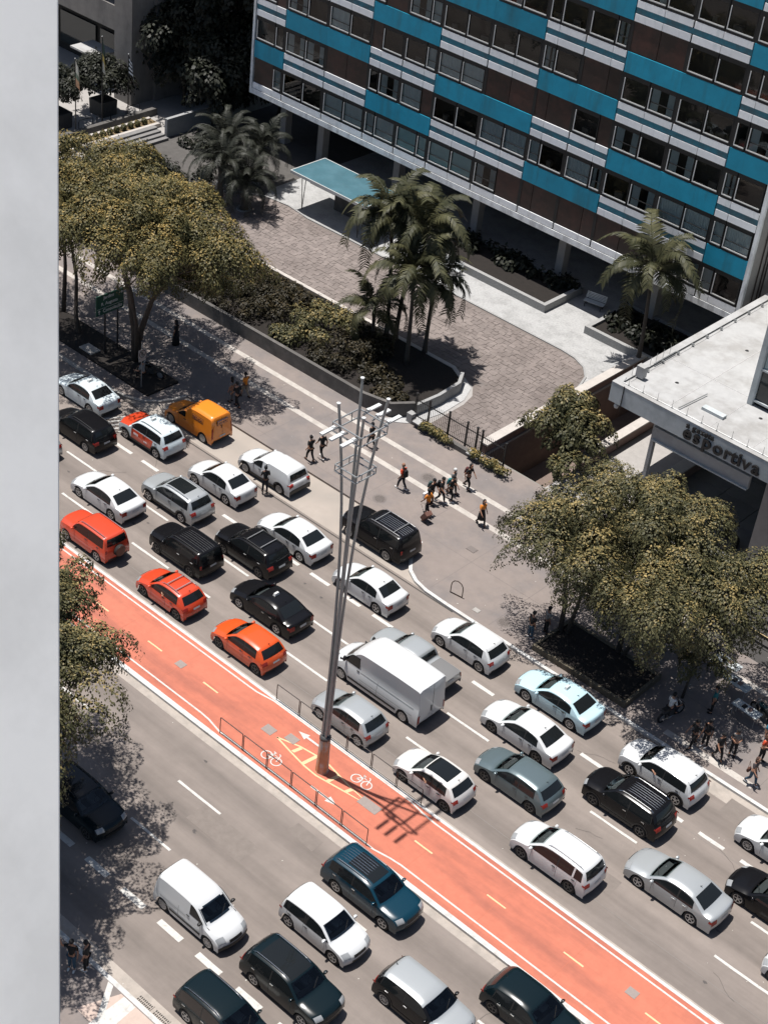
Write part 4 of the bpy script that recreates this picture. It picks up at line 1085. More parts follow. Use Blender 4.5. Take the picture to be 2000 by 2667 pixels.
FR = [frond_mesh(i, 3.4, .5 + .25 * i, .9, M_palm, 38, .095) for i in range(5)]
FRD = [frond_mesh(20 + i, 3.0, .5 + .25 * i, .66, M_palmd, 46, .05) for i in range(4)]
def palm(x, y, z0, h, lean, scale, nf, label, seed, fr=FR, group="tall palms of the planting bed", rad=.13, fat=False):
    rng = random.Random(seed)
    t = empty("palm_tree", (x, y, z0)); tag(t, label, "palm tree", group)
    b = MB(); P = [Vector((lean[0] * u * u, lean[1] * u * u, h * u)) for u in (0, .15, .35, .55, .75, .92, 1)]
    b.path(P, [rad * 1.5, rad * 1.15, rad, rad * .95, rad * .9, rad * (1.0 if not fat else 1.3), rad * .8], n=9); b.build("trunk", M_palmbark, t, smooth=True)
    if not fat:
        b = MB(); b.lathe([(rad * .8, 0), (rad * 1.15, .25), (rad * .9, .6), (rad * .3, .95), (.01, 1.15)], 8, (lean[0], lean[1], h - .45)); b.build("crownshaft", M_palm, t, smooth=True)
    for i in range(nf):
        a = 2 * math.pi * (i * .381966) + rng.uniform(-.2, .2); tier = i / nf
        me = fr[min(len(fr) - 1, int((1 - tier) * len(fr) * .999))]
        o = link("frond", me, t, (lean[0] + .06 * math.cos(a), lean[1] + .06 * math.sin(a), h + .15 + .35 * tier))
        s_ = scale * rng.uniform(.85, 1.12) * (1 - .12 * tier)
        o.scale = (s_, s_, s_); o.rotation_euler = (rng.uniform(-.25, .25), -R(-12 + 68 * tier ** 1.3) + R(8), a)
palm(-58.5, 72.2, .3, 8.4, (-.9, .3), 1.15, 22, "tallest left palm of the clump with drooping olive fronds", 1)
palm(-58.2, 72.8, .3, 8.3, (.9, .2), 1.2, 19, "tall palm leaning right at the back of the clump", 2)
palm(-55.8, 71.2, .3, 6.3, (-.35, .1), 1.15, 17, "middle palm in front of the clump with sunlit fronds", 3)
palm(-56.0, 73.2, .3, 5.0, (.05, .05), 1.0, 16, "shorter palm at the court's edge with a straight dark trunk", 4)
palm(-58.8, 71.2, .3, 2.7, (.1, -.2), .9, 13, "lowest palm of the clump spreading over the hedge", 5)
palm(-46.4, 83.5, .3, 6.5, (-.6, .3), 1.25, 17, "lone palm by the corner of the white roof", 6, group="lone palms")
for k, (x, y, h, s_, n_) in enumerate(((-80.0, 77.6, 3.0, 1.15, 26), (-78.2, 78.4, 2.0, 1.1, 24), (-82.3, 80.2, 3.2, 1.2, 24), (-81.0, 82.6, 2.6, 1.1, 22))):
    palm(x, y, SW, h, (.1, .1), s_, n_, ["grey-green date palm nearest the big golden tree", "short grey-green date palm on the court's curved edge", "grey-green date palm behind the golden tree by the steps", "grey-green date palm nearest the turquoise canopy's back"][k], 40 + k, FRD, "grey-green date palms", .24, True)
# stand the date palms in small soil rings
for k, (x, y) in enumerate(((-80.0, 77.6), (-78.2, 78.4), (-82.3, 80.2), (-81.0, 82.6))):
    b = MB(); b.lathe([(.55, .0), (.55, .1), (.45, .1), (.43, .05), (.001, .06)], 14)
    o = b.build("tree_ring", M_granite, None, (x, y, SW + .012)); tag(o, "round stone ring at the foot of the " + ["date palm nearest the big golden tree", "short date palm on the curved edge", "date palm by the pale steps", "date palm near the canopy"][k], "tree ring", "stone rings under the date palms")

# ---- hedges and ground shrubs
def shrub(name, label, pts, m, seed, leaf, r, n, group=None, z=.45, cat="hedge"):
    rng = random.Random(seed); lv = LeafMesh()
    bx, by = pts[0][0], pts[0][1]
    for p in pts:
        leaves_into(lv, (p[0] - bx, p[1] - by, p[2] if len(p) > 2 else 0.35), r * rng.uniform(.75, 1.25), n, leaf, rng, flat=.7)
    o = lv.build(name, m, None, (bx, by, z)); tag(o, label, cat, group); return o
rng = random.Random(77)
for k, (x0, x1, lab) in enumerate(((-80, -74.5, "clipped dark hedge section under the golden tree"), (-74.5, -69.0, "shaded hedge section behind the robed walker"), (-69.0, -64.0, "broad hedge section of brownish leaves in the long bed"), (-64.0, -60.2, "sunlit tawny hedge section left of the palm clump"), (-60.2, -57.2, "hedge clump with rusty leaf tips at the palms' feet"))):
    pts = []
    for _ in range(int((x1 - x0) * 10)):
        yy = rng.uniform(66.5, 72.4); pts.append((rng.uniform(x0, x1), yy, .45 + .55 * (1 - ((yy - 69.2) / 3.0) ** 2)))
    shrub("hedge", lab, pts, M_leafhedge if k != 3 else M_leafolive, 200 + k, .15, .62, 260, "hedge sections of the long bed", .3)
for k, (x, y, lab) in enumerate(((-56.9, 68.9, "low olive shrub beneath the front palm"), (-55.0, 68.2, "low olive shrub near the rounded end of the bed"), (-53.9, 67.4, "last small shrub at the bed's rounded end"))):
    shrub("low_shrub", lab, [(x + rng.uniform(-1.1, 1.1), y + rng.uniform(-.8, .9), rng.uniform(.1, .55)) for _ in range(17)], M_leafhedge, 230 + k, .18, .42, 110, "low shrubs in the bed", .3, "shrub")
for k, (x0, x1, lab) in enumerate(((-50.4, -47.7, "trimmed golden hedge at the foot of the iron railing"), (-46.6, -43.6, "trimmed golden hedge right of the gate posts"))):
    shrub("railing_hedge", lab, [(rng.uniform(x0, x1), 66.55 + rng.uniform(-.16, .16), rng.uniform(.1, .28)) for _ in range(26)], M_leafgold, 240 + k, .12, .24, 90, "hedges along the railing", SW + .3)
for k, (x0, x1, y0, y1, n_) in enumerate(((-71.5, -55.2, 86.3, 88.3, 60), (-50.8, -44.0, 85.8, 88.2, 30))):
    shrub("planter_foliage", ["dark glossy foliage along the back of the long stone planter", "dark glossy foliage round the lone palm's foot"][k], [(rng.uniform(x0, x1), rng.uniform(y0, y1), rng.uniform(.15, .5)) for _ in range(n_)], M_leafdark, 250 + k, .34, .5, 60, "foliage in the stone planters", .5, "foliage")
# tree pit / planter by the right tree
t = empty("pavement_planter", (-30.4, 56.85, SW)); tag(t, "low dark planting bed with kerb round the stems of the right-hand tree", "planting bed")
b = MB(); b.span(-2.75, 2.75, -1.0, 1.9, 0, .26); b.build("soil", M_soil, t)
for nm, (x0, x1, y0, y1) in (("kerb_stone", (-2.9, 2.9, -1.15, -.98)), ("kerb_stone", (-2.9, 2.9, 1.88, 2.05)), ("kerb_stone", (-2.9, -2.74, -.98, 1.88)), ("kerb_stone", (2.74, 2.9, -.98, 1.88))):
    b = MB(); b.span(x0, x1, y0, y1, 0, .34); b.build(nm, mat("mossy_kerb", (0.10, 0.085, 0.06), .95, var=.3, vscale=4), t)
t = empty("tree_pit", (-69.5, 57.6, SW)); tag(t, "long shaded soil strip under the golden tree by the kerb", "planting bed")
b = MB(); b.span(-8, 6.2, -1.4, 1.1, 0, .12); b.build("soil", M_soil, t)
b = MB(); b.span(-.55, .6, -1.1, -.35, .121, .2); b.build("slab_cover", MATS["kerb_granite"], t)
# garden floor left of the court, low planting; dark colour stands for tower shade
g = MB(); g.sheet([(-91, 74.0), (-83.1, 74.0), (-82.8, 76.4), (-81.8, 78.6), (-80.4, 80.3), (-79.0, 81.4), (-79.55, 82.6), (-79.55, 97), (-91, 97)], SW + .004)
setting(g.build("garden_floor", mat("garden_paving_shade", (0.075, 0.07, 0.065), .9, var=.25, vscale=2)))
for k, (x0, x1, y0, y1, lab) in enumerate(((-90, -86.5, 74.5, 79, "dark low planting between the golden tree and the pale steps"), (-86.5, -83.2, 75, 80.5, "dark low planting left of the grey-green date palms"), (-89.5, -85, 82, 86, "dark low planting before the shaded white garden wall"))):
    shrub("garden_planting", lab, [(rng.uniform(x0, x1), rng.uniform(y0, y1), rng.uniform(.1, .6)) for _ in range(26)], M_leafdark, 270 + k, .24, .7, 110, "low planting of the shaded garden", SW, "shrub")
# ================================================================== VEHICLES
def paint(name, c, metal=0.0, rough=0.32):
    return mat("paint_" + name, c, rough, metal, coat=0.6, spec=0.4)
P_WHITE = paint("white", (0.52, 0.53, 0.53)); P_SILVER = paint("silver", (0.36, 0.38, 0.385), .35, .32); P_BLACK = mat("paint_black", (0.006, 0.006, 0.007), .22, coat=.08, spec=.22)
P_RED = paint("orange_red", (0.50, 0.050, 0.016)); P_ORANGE = paint("orange", (0.56, 0.072, 0.012)); P_YELLOW = paint("courier_yellow", (0.66, 0.20, 0.018)); P_AQUA = paint("pale_blue", (0.40, 0.55, 0.60))
P_ICE = paint("ice_white", (0.50, 0.565, 0.585)); P_TEAL = mat("paint_teal_black", (0.004, 0.010, 0.013), .2, coat=.12, spec=.25); P_BLUE = mat("paint_deep_blue", (0.003, 0.028, 0.047), .22, coat=.3, spec=.35); P_GREY = paint("slate", (0.105, 0.14, 0.15), .3, .28)
P_RUST = paint("brick_red", (0.48, 0.052, 0.020)); P_CREAM = paint("pearl", (0.56, 0.545, 0.52))
M_glass = mat("car_glass", (0.010, 0.012, 0.013), 0.05, spec=0.38)
def screen_mat():
    m = bpy.data.materials.new("windscreen_glass"); m.use_nodes = True; nt = m.node_tree
    for n in list(nt.nodes): nt.nodes.remove(n)
    o = nt.nodes.new("ShaderNodeOutputMaterial"); mx = nt.nodes.new("ShaderNodeMixShader")
    tr = nt.nodes.new("ShaderNodeBsdfTransparent"); tr.inputs[0].default_value = (.66, .72, .72, 1)
    gl = nt.nodes.new("ShaderNodeBsdfGlossy"); gl.inputs["Roughness"].default_value = 0.03
    fr = nt.nodes.new("ShaderNodeFresnel"); fr.inputs[0].default_value = 1.55
    nt.links.new(fr.outputs[0], mx.inputs[0]); nt.links.new(tr.outputs[0], mx.inputs[1]); nt.links.new(gl.outputs[0], mx.inputs[2]); nt.links.new(mx.outputs[0], o.inputs[0])
    return m
M_screen = screen_mat()
M_lining = mat("cabin_lining", (0.06, 0.06, 0.06), .9); M_seat = mat("seat_cloth", (0.22, 0.22, 0.215), .9, var=.1); M_dash = mat("dashboard", (0.07, 0.07, 0.072), .7)
M_trim = mat("black_trim", (0.012, 0.012, 0.012), 0.55)
M_tyre = mat("tyre_rubber", (0.010, 0.010, 0.010), 0.85)
M_rim = mat("alloy", (0.42, 0.42, 0.42), 0.35, metal=0.6); M_rimd = mat("alloy_dark", (0.09, 0.09, 0.09), 0.4, metal=0.6)
M_tail = mat("tail_lamp", (0.26, 0.018, 0.012), 0.25); M_head = mat("head_lamp", (0.26, 0.27, 0.275), 0.15, coat=.5)
M_plate = mat("plate_grey", (0.42, 0.43, 0.43), 0.5); M_chrome = mat("chrome", (0.62, 0.63, 0.63), 0.2, metal=1.0)
M_bed = mat("bed_cover_grey", (0.13, 0.13, 0.13), 0.7)
M_ink = mat("sign_ink_blue", (0.012, 0.015, 0.05), 0.6)

PROF = {
 'hatch': (4.0, 1.48, [(.10,.22),(.0,.36),(.0,.52),(.06,.66),(.30,.80),(.75,.91),(1.05,.97),(1.45,1.22),(1.80,1.41),(2.2,1.475),(2.7,1.48),(3.1,1.455),(3.42,1.40),(3.70,1.14),(3.83,.98),(3.91,.86),(3.98,.66),(4.0,.46),(3.92,.24)], dict(cowl=6, wst=8, rend=12, rwb=14, belt=.93, rw=.75)),
 'sedan': (4.55, 1.47, [(.1,.2),(0,.35),(0,.5),(.06,.64),(.32,.78),(.85,.9),(1.2,.96),(1.62,1.22),(2.02,1.41),(2.45,1.47),(2.9,1.465),(3.3,1.405),(3.65,1.24),(3.98,1.06),(4.2,1.03),(4.42,1.01),(4.50,.92),(4.55,.64),(4.53,.42),(4.45,.22)], dict(cowl=6, wst=8, rend=11, rwb=13, belt=.92, rw=.73)),
 'suv': (4.4, 1.65, [(.12,.28),(.02,.42),(0,.62),(.04,.84),(.22,.98),(.75,1.06),(1.1,1.11),(1.45,1.36),(1.75,1.56),(2.15,1.64),(2.8,1.65),(3.5,1.625),(3.88,1.58),(4.12,1.30),(4.21,1.10),(4.30,.98),(4.38,.75),(4.4,.5),(4.32,.30)], dict(cowl=6, wst=8, rend=12, rwb=14, belt=1.06, rw=.76)),
 'boxsuv': (4.3, 1.72, [(.10,.30),(.02,.45),(0,.66),(.02,.92),(.14,1.04),(.75,1.10),(1.15,1.13),(1.42,1.40),(1.66,1.62),(2.0,1.70),(2.8,1.72),(3.7,1.70),(4.02,1.66),(4.14,1.40),(4.20,1.14),(4.25,1.0),(4.29,.78),(4.3,.52),(4.24,.32)], dict(cowl=6, wst=8, rend=12, rwb=14, belt=1.08, rw=.80)),
 'mpv': (4.3, 1.62, [(.10,.24),(.0,.38),(.0,.56),(.06,.74),(.30,.88),(.70,.98),(.98,1.04),(1.42,1.34),(1.75,1.53),(2.2,1.61),(2.8,1.62),(3.5,1.59),(3.92,1.53),(4.10,1.26),(4.18,1.06),(4.24,.92),(4.29,.70),(4.3,.48),(4.22,.26)], dict(cowl=6, wst=8, rend=12, rwb=14, belt=1.0, rw=.77)),
 'van': (6.0, 2.52, [(.12,.26),(.0,.45),(.0,.70),(.12,.92),(.42,1.10),(.64,1.20),(.82,1.30),(1.16,1.66),(1.48,1.99),(1.80,2.29),(2.25,2.45),(4.4,2.52),(5.75,2.50),(5.90,2.38),(5.95,1.9),(5.97,1.3),(5.985,.8),(6.0,.5),(5.95,.36)], dict(cowl=6, wst=8, rend=12, rwb=14, belt=1.28, rw=.925)),
 'partner': (4.15, 1.82, [(.10,.24),(.0,.38),(.0,.58),(.06,.76),(.28,.92),(.62,1.02),(.92,1.10),(1.30,1.42),(1.60,1.66),(1.95,1.79),(2.5,1.82),(3.4,1.815),(3.92,1.76),(4.03,1.5),(4.08,1.1),(4.11,.9),(4.14,.7),(4.15,.48),(4.08,.28)], dict(cowl=6, wst=8, rend=12, rwb=14, belt=1.1, rw=.82)),
 'boxvan': (4.3, 1.95, [(.10,.24),(.0,.38),(.0,.54),(.06,.68),(.32,.84),(.80,.95),(1.12,1.02),(1.50,1.28),(1.78,1.47),(2.02,1.56),(2.14,1.74),(2.36,1.89),(2.9,1.95),(3.9,1.94),(4.14,1.86),(4.20,1.5),(4.25,1.1),(4.28,.7),(4.3,.48),(4.22,.28)], dict(cowl=6, wst=8, rend=13.5, rwb=15.2, belt=1.0, rw=.84)),
 'cappick': (4.45, 1.62, [(.10,.24),(.0,.38),(.0,.54),(.06,.68),(.32,.84),(.85,.95),(1.15,1.0),(1.52,1.26),(1.80,1.46),(2.1,1.53),(2.36,1.52),(2.44,1.50),(2.56,1.60),(3.4,1.62),(4.02,1.59),(4.20,1.30),(4.28,1.02),(4.38,.96),(4.44,.66),(4.45,.46),(4.38,.28)], dict(cowl=6, wst=8, rend=14.2, rwb=15.9, belt=.97, rw=.80)),
 'pickup': (5.1, 1.72, [(.12,.34),(.02,.5),(0,.7),(.04,.92),(.22,1.04),(.85,1.12),(1.25,1.17),(1.65,1.46),(1.95,1.64),(2.3,1.71),(2.8,1.72),(3.15,1.68),(3.30,1.62),(3.42,1.30),(3.46,1.14),(3.6,1.10),(4.4,1.10),(5.0,1.09),(5.06,1.0),(5.1,.7),(5.04,.5)], dict(cowl=6, wst=8, rend=12, rwb=14, belt=1.12, rw=.76)),
}
def catmull(pts, sub):
    out = []; n = len(pts)
    for i in range(n - 1):
        p0, p1, p2, p3 = pts[max(0, i - 1)], pts[i], pts[i + 1], pts[min(n - 1, i + 2)]
        for k in range(sub):
            t = k / sub
            f = lambda a, b, c, d: 0.5 * (2 * b + (c - a) * t + (2 * a - 5 * b + 4 * c - d) * t * t + (3 * b - a - 3 * c + d) * t ** 3)
            # half-way between the straight chord and the spline keeps creases readable
            out.append(tuple(.65 * f(p0[j], p1[j], p2[j], p3[j]) + .35 * (p1[j] + (p2[j] - p1[j]) * t) for j in (0, 1)))
    out.append(pts[-1]); return out
def interp(xs, ys, x):
    if x <= xs[0]: return ys[0]
    for i in range(len(xs) - 1):
        if x <= xs[i + 1]: return ys[i] + (ys[i + 1] - ys[i]) * (x - xs[i]) / (xs[i + 1] - xs[i])
    return ys[-1]

def wheel_meshes():
    t = MB(); t.lathe([(.20, -.085), (.28, -.10), (.315, -.085), (.325, -.05), (.325, .05), (.315, .085), (.28, .10), (.20, .085)], 22, axis='Y')
    tyre = t.mesh("wheel", M_tyre, smooth=True, sharp=50)
    out = {}
    for nm, m, spokes, wd in (("alloy", M_rim, 5, .055), ("dark", M_rimd, 5, .05), ("multi", M_rim, 10, .024), ("cover", M_rim, 8, .05)):
        b = MB()
        b.lathe([(.001, .045), (.205, .045), (.215, .07), (.222, .088), (.232, .09), (.232, .05)], 20, axis='Y', mi=1)
        b.lathe([(.19, .085), (.215, .094), (.228, .092)], 20, axis='Y')
        b.lathe([(.001, .088), (.045, .088), (.055, .06)], 10, axis='Y')
        for k in range(spokes):
            a = 2 * math.pi * k / spokes
            M = Matrix.Rotation(-a, 3, 'Y'); b.box((math.cos(a) * .125, .08, math.sin(a) * .125), (.19, .02, wd * (1.3 if nm == "cover" else 1)), M=M)
        out[nm] = b.mesh("rim", [m, M_tyre if nm != "cover" else M_rim])
    return tyre, out
TYRE, RIMS = wheel_meshes()

def make_car(name, label, cat, shape, col, L, W, H, wb, fo, midX, nearY, d, rim="alloy", wr=.33, extras=(), group=None, roofcol=None, hoodcol=None, yaw=0.0, tint=None):
    L0, H0, pts, K = PROF[shape]
    sx, sz = L / L0, H / H0
    P = catmull([(x * sx, z * sz) for x, z in pts], 4)
    belt = K['belt'] * sz; rw = K['rw']
    XS = [.0, .25 * L, .42 * L, .6 * L, .85 * L, L]; BW = [.20, .10, .035, 0, -.045, -.12]
    if shape in ('van', 'partner', 'boxvan', 'cappick', 'pickup'): BW = [.22, .10, .03, 0, -.01, -.05]
    RND = {'van': .13, 'partner': .12, 'boxvan': .12, 'cappick': .09}.get(shape, .06)
    def hw(x, z):
        f = max(0, 1 - x / (.20 * L)); r = max(0, 1 - (L - x) / (.18 * L))
        base = W / 2 * (1 - .085 * f * f - (.05 if BW[-1] < -.06 else .015) * r * r)
        if z <= belt: return base * (1 - .05 * ((z - .55) / .5) ** 2)
        u = min(1.2, (z - belt) / max(.05, H - belt)); b0 = (1 - .05 * ((belt - .55) / .5) ** 2)
        return base * (b0 - (b0 - rw) * u ** 1.08)
    def prof(t):
        f = max(0, min(len(P) - 1.0001, t * 4)); i = int(f); a, b = P[i], P[i + 1]; k = f - i
        return a[0] + (b[0] - a[0]) * k, a[1] + (b[1] - a[1]) * k
    ax0, ax1 = fo, fo + wb; ra = wr + .055; clr = pts[0][1] * sz - .03
    OXc = fo + wb / 2
    def loc(x, y, z): return Vector((OXc - x, y, z))                # car frame: +x forward
    def top(t, s, off=0.0):
        def raw(t, s):
            x, z = prof(t); a = abs(s)
            xx = x + interp(XS, BW, x) * (.5 * s * s + .5 * s ** 4)
            dz = .018 * s * s + RND * max(0, (a - .76) / .24) ** 2
            w = hw(xx, z - dz); return loc(xx, s * w, z - dz)
        p = raw(t, s)
        if off:
            e = .06; n = (raw(t + e, s) - raw(t - e, s)).cross(raw(t, s + .03) - raw(t, s - .03)).normalized()
            ctr = loc(L * .5, 0, H * .35)
            if n.dot(p - ctr) < 0: n = -n
            p = p + n * off
        return p
    def sill(x):
        z = clr
        for a in (ax0, ax1):
            if abs(x - a) < ra: z = max(z, wr + math.sqrt(ra * ra - (x - a) ** 2))
        return z
    root = empty(name, (midX, 0, 0)); tag(root, label, cat, group)
    # ---- body shell
    NS, NT = 8, 12
    cols = []
    ts = []
    nP = len(pts) - 1
    k = 0.0
    while k <= nP + 1e-6:
        ts.append(k); x, _ = prof(k); x2, _ = prof(min(k + .5, nP))
        step = .5 if abs(x2 - x) < .12 else .5 * .075 / max(.075, abs(x2 - x))
        k += max(.08, step)
    if ts[-1] < nP: ts.append(nP)
    b = MB(); ncol = 0
    rows = []
    for t in ts:
        tp = [top(t, -1 + 2 * j / NT) for j in range(NT + 1)]
        e = tp[-1]; xe = OXc - e.x; ze = e.z
        s0 = min(sill(xe), ze - .012); bt = max(s0 + .004, min(belt, ze - .008))
        zs = [s0 + (bt - s0) * q for q in (0, .3, .62, .88, 1)] + [bt + (ze - bt) * q for q in (.33, .66)]
        side = [loc(xe, hw(xe, z), z) for z in zs]
        rows.append([Vector((p.x, -p.y, p.z)) for p in side] + tp + side[::-1])
    n = len(rows[0]); vs = [p for r_ in rows for p in r_]
    fs = [(i * n + j, i * n + j + 1, (i + 1) * n + j + 1, (i + 1) * n + j) for i in range(len(rows) - 1) for j in range(n - 1)]
    hole = [(7 <= j < 7 + NT and K['cowl'] + .16 < ts[i] and ts[i + 1] < K['wst'] - .16 and 1 <= j - 7 < NT - 1) for i in range(len(rows) - 1) for j in range(n - 1)]
    b.add(vs, fs)
    if hoodcol is not None or roofcol is not None:
        for i in range(len(rows) - 1):
            for j in range(n - 1):
                if 7 <= j < 7 + NT:
                    if hoodcol is not None and 3.4 < ts[i] < K['cowl']: b.mi[i * (n - 1) + j] = 1
                    if roofcol is not None and K['wst'] - .2 < ts[i] < K['rend'] + .2: b.mi[i * (n - 1) + j] = 1
    b.mi = [m_ for m_, h_ in zip(b.mi, hole) if not h_]; b.f = [f_ for f_, h_ in zip(b.f, hole) if not h_]
    b.build("body", [col, hoodcol or roofcol or col], root, smooth=True, sharp=38, fix=True)
    # underside and wheel housings
    u = MB(); u.box((OXc - L / 2, 0, clr + .16), (L - .35, W - .52, .24)); u.box((OXc - L / 2, 0, wr + .22), (L - .9, W - .56, .2)); u.build("underbody", M_trim, root)
    def patch(nm, m, t0, t1, s0, s1, off=.007, nt=6, ns=6, parent=root, mirror=False, taper=0.0):
        q = MB()
        for sg in ((1, -1) if mirror else (1,)):
            q = MB() if mirror else q; vv = []
            for i in range(nt + 1):
                for j in range(ns + 1):
                    tt = t0 + (t1 - t0) * i / nt; kk = taper * abs(i / nt - .0)
                    a, c = s0 + kk * (s1 - s0) * .5, s1 - (kk * (s1 - s0) * .5 if not mirror else 0)
                    vv.append(top(tt, sg * (a + (c - a) * j / ns), off))
            q.add(vv, [(i * (ns + 1) + j, i * (ns + 1) + j + 1, (i + 1) * (ns + 1) + j + 1, (i + 1) * (ns + 1) + j) for i in range(nt) for j in range(ns)])
            if mirror: o = q.build(nm, m, parent, smooth=True)
        if not mirror: o = q.build(nm, m, parent, smooth=True)
        return o
    gl = tint or M_glass
    patch("windscreen", M_screen, K['cowl'] + .12, K['wst'] - .12, -.88, .88)
    cxx, wxx = P[K['cowl'] * 4][0], P[K['wst'] * 4][0]; iw = W / 2 - .13; xr = wxx + .80; fz = clr + .30; zt = P[K['wst'] * 4][1] - .10; iu = (hw(wxx + .4, zt) - .10)
    q = MB()
    def flat(*p): q.add([loc(*v) for v in p], [(0, 1, 2, 3)])
    flat((cxx - .1, -iw, fz), (xr, -iw, fz), (xr, iw, fz), (cxx - .1, iw, fz))
    for s_ in (-1, 1):
        flat((cxx - .1, s_ * iw, fz), (xr, s_ * iw, fz), (xr, s_ * iw, belt - .04), (cxx - .1, s_ * iw, belt - .04))
        flat((cxx + .25, s_ * iw, belt - .04), (xr, s_ * iw, belt - .04), (xr, s_ * iu, zt), (wxx + .12, s_ * iu, zt))
    flat((xr, -iw, fz), (xr, iw, fz), (xr, iu, zt), (xr, -iu, zt)); flat((wxx + .12, -iu, zt), (xr, -iu, zt), (xr, iu, zt), (wxx + .12, iu, zt))
    q.build("cabin_lining", M_lining, root)
    q = MB(); q.box(loc(cxx + .24, 0, belt - .15), (.40, 2 * iw - .06, .14), taper=.92); q.build("dashboard", M_dash, root)
    ks = min(1.0, (zt - .05 - fz) / 1.02)
    for s_ in (-1, 1):
        q = MB(); xs0 = wxx + .22; q.box(loc(xs0 - .1, s_ * iw * .50, fz + .2 * ks), (.5, .44, .2 * ks)); M3 = Matrix.Rotation(R(-14), 3, 'Y')
        q.box(loc(xs0 + .2, s_ * iw * .50, fz + .52 * ks), (.13, .44, .62 * ks), M=M3, taper=.86); q.box(loc(xs0 + .29, s_ * iw * .50, fz + .90 * ks), (.09, .24, .16 * ks), M=M3); q.build("front_seat", M_seat, root)
    q = MB(); ring = [loc(cxx + .52 + .06 * math.sin(2 * math.pi * i / 12), iw * .52 + .18 * math.cos(2 * math.pi * i / 12), belt - .06 + .17 * math.sin(2 * math.pi * i / 12)) for i in range(13)]
    q.path(ring, .014, n=5, caps=False); q.build("steering_wheel", M_trim, root)
    if shape not in ('van', 'boxvan'):
        patch("rear_window", gl, K['rend'] + .22, K['rwb'] - (.15 if shape == 'sedan' else .3), -.84, .84)
    # roofline as a function of x
    RX, RZ_ = [], []
    for i in range(K['cowl'] * 4, int(K['rwb'] * 4) + 1):
        if not RX or P[i][0] > RX[-1] + .004: RX.append(P[i][0]); RZ_.append(P[i][1])
    def sidepatch(nm, m, xa, xb, za, zb, sg, off=.008, sl0=0.0, sl1=0.0, roof=True, nx=10, nz=4, parent=root):
        q = MB(); vv = []
        for i in range(nx + 1):
            for j in range(nz + 1):
                v = j / nz
                x = (xa + sl0 * v) + ((xb + sl1 * v) - (xa + sl0 * v)) * i / nx
                zt = min(zb, interp(RX, RZ_, x) - .115) if roof else zb
                z = za + max(.004, zt - za) * v
                vv.append(loc(x, sg * (hw(x, z) + off), z))
        q.add(vv, [(i * (nz + 1) + j, i * (nz + 1) + j + 1, (i + 1) * (nz + 1) + j + 1, (i + 1) * (nz + 1) + j) for i in range(nx) for j in range(nz)])
        return q.build(nm, m, parent, smooth=True)
    cx = P[K['cowl'] * 4][0]; wx = P[K['wst'] * 4][0]; ex = P[int(K['rend'] * 4)][0]; bx_ = P[int(K['rwb'] * 4)][0]
    zb0 = belt + .02; zb1 = H - .13
    sp = interp(RX, RZ_, wx) - belt
    f0 = cx + (wx - cx) * .30
    mid = wx + (ex - wx) * .42 if shape != 'sedan' else wx + (ex - wx) * .55
    rear_end = {'sedan': ex + (bx_ - ex) * .22, 'hatch': ex - .12, 'suv': ex - .02, 'boxsuv': ex - .12, 'mpv': ex - .02}.get(shape, ex)
    for sg in (-1, 1):
        if shape in ('van', 'partner', 'boxvan', 'cappick'):
            fe = {'van': 2.05, 'partner': 1.95, 'boxvan': 2.0, 'cappick': 2.12}[shape] * sx
            sidepatch("side_window", gl, f0, fe, zb0, min(zb1, interp(RX, RZ_, wx) - .02), sg)
            if shape == 'cappick': sidepatch("canopy_seam", M_trim, 2.42 * sx, 2.46 * sx, belt - .02, H - .16, sg, roof=False, nx=2)
        elif shape == 'pickup':
            sidepatch("side_window", gl, f0, 2.45 * sx, zb0, zb1, sg); sidepatch("side_window", gl, 2.53 * sx, 3.18 * sx, zb0, zb1, sg, sl1=-.12)
        else:
            sidepatch("window_surround", M_trim, f0 - .05, rear_end + .04, zb0 - .018, zb1 + .02, sg, .004, sl1=-.06)
            sidepatch("side_window", gl, f0, mid - .035, zb0, zb1, sg)
            if 'quarter' in extras:
                q1 = mid + (rear_end - mid) * .66
                sidepatch("side_window", gl, mid + .035, q1 - .04, zb0, zb1, sg)
                pl = sidepatch("pillar", col, q1 - .04, q1 + .05, zb0 - .02, zb1 + .03, sg, .006, nx=2)
                sidepatch("side_window", gl, q1 + .05, rear_end, zb0 + .02, zb1, sg, sl1=-.10)
            else:
                sidepatch("side_window", gl, mid + .035, rear_end, zb0, zb1, sg, sl1=-.08 if shape != 'sedan' else -.02)
        # sill / cladding
        if 'clad' in extras:
            sidepatch("side_cladding", M_trim, ax0 + ra, ax1 - ra, clr, clr + .16, sg, .012, roof=False)
            for a in (ax0, ax1):
                q = MB(); vv = []; ns_ = 14
                for i in range(ns_ + 1):
                    an = math.pi * i / ns_
                    for rr in (ra, ra + .07):
                        x = a - math.cos(an) * rr; z = max(clr, wr + math.sin(an) * rr); vv.append(loc(x, sg * (hw(x, z) + .012), z))
                q.add(vv, [(2 * i, 2 * i + 1, 2 * i + 3, 2 * i + 2) for i in range(ns_)]); q.build("wheel_arch_trim", M_trim, root)
        # handles and mirror
        hz = belt - .11
        for xh in ((mid - .14, rear_end - .35) if shape not in ('van', 'partner', 'boxvan', 'cappick') else (2.0 * sx,)):
            q = MB(); p = loc(xh, sg * (hw(xh, hz) + .02), hz); q.box(p, (.17, .03, .028)); q.build("door_handle", M_chrome if 'chrome' in extras else (M_trim if col not in (P_BLACK, P_TEAL) else M_rim), root)
        for xs_ in ((cx + .35, mid) + (() if shape in ('van', 'partner', 'boxvan', 'cappick') else (rear_end - .2,))):
            sidepatch("door_gap", mat("panel_gap", (0.03, 0.03, 0.03), .8), xs_, xs_ + .012, clr + .17, belt - .01, sg, .003, roof=False, nx=1)
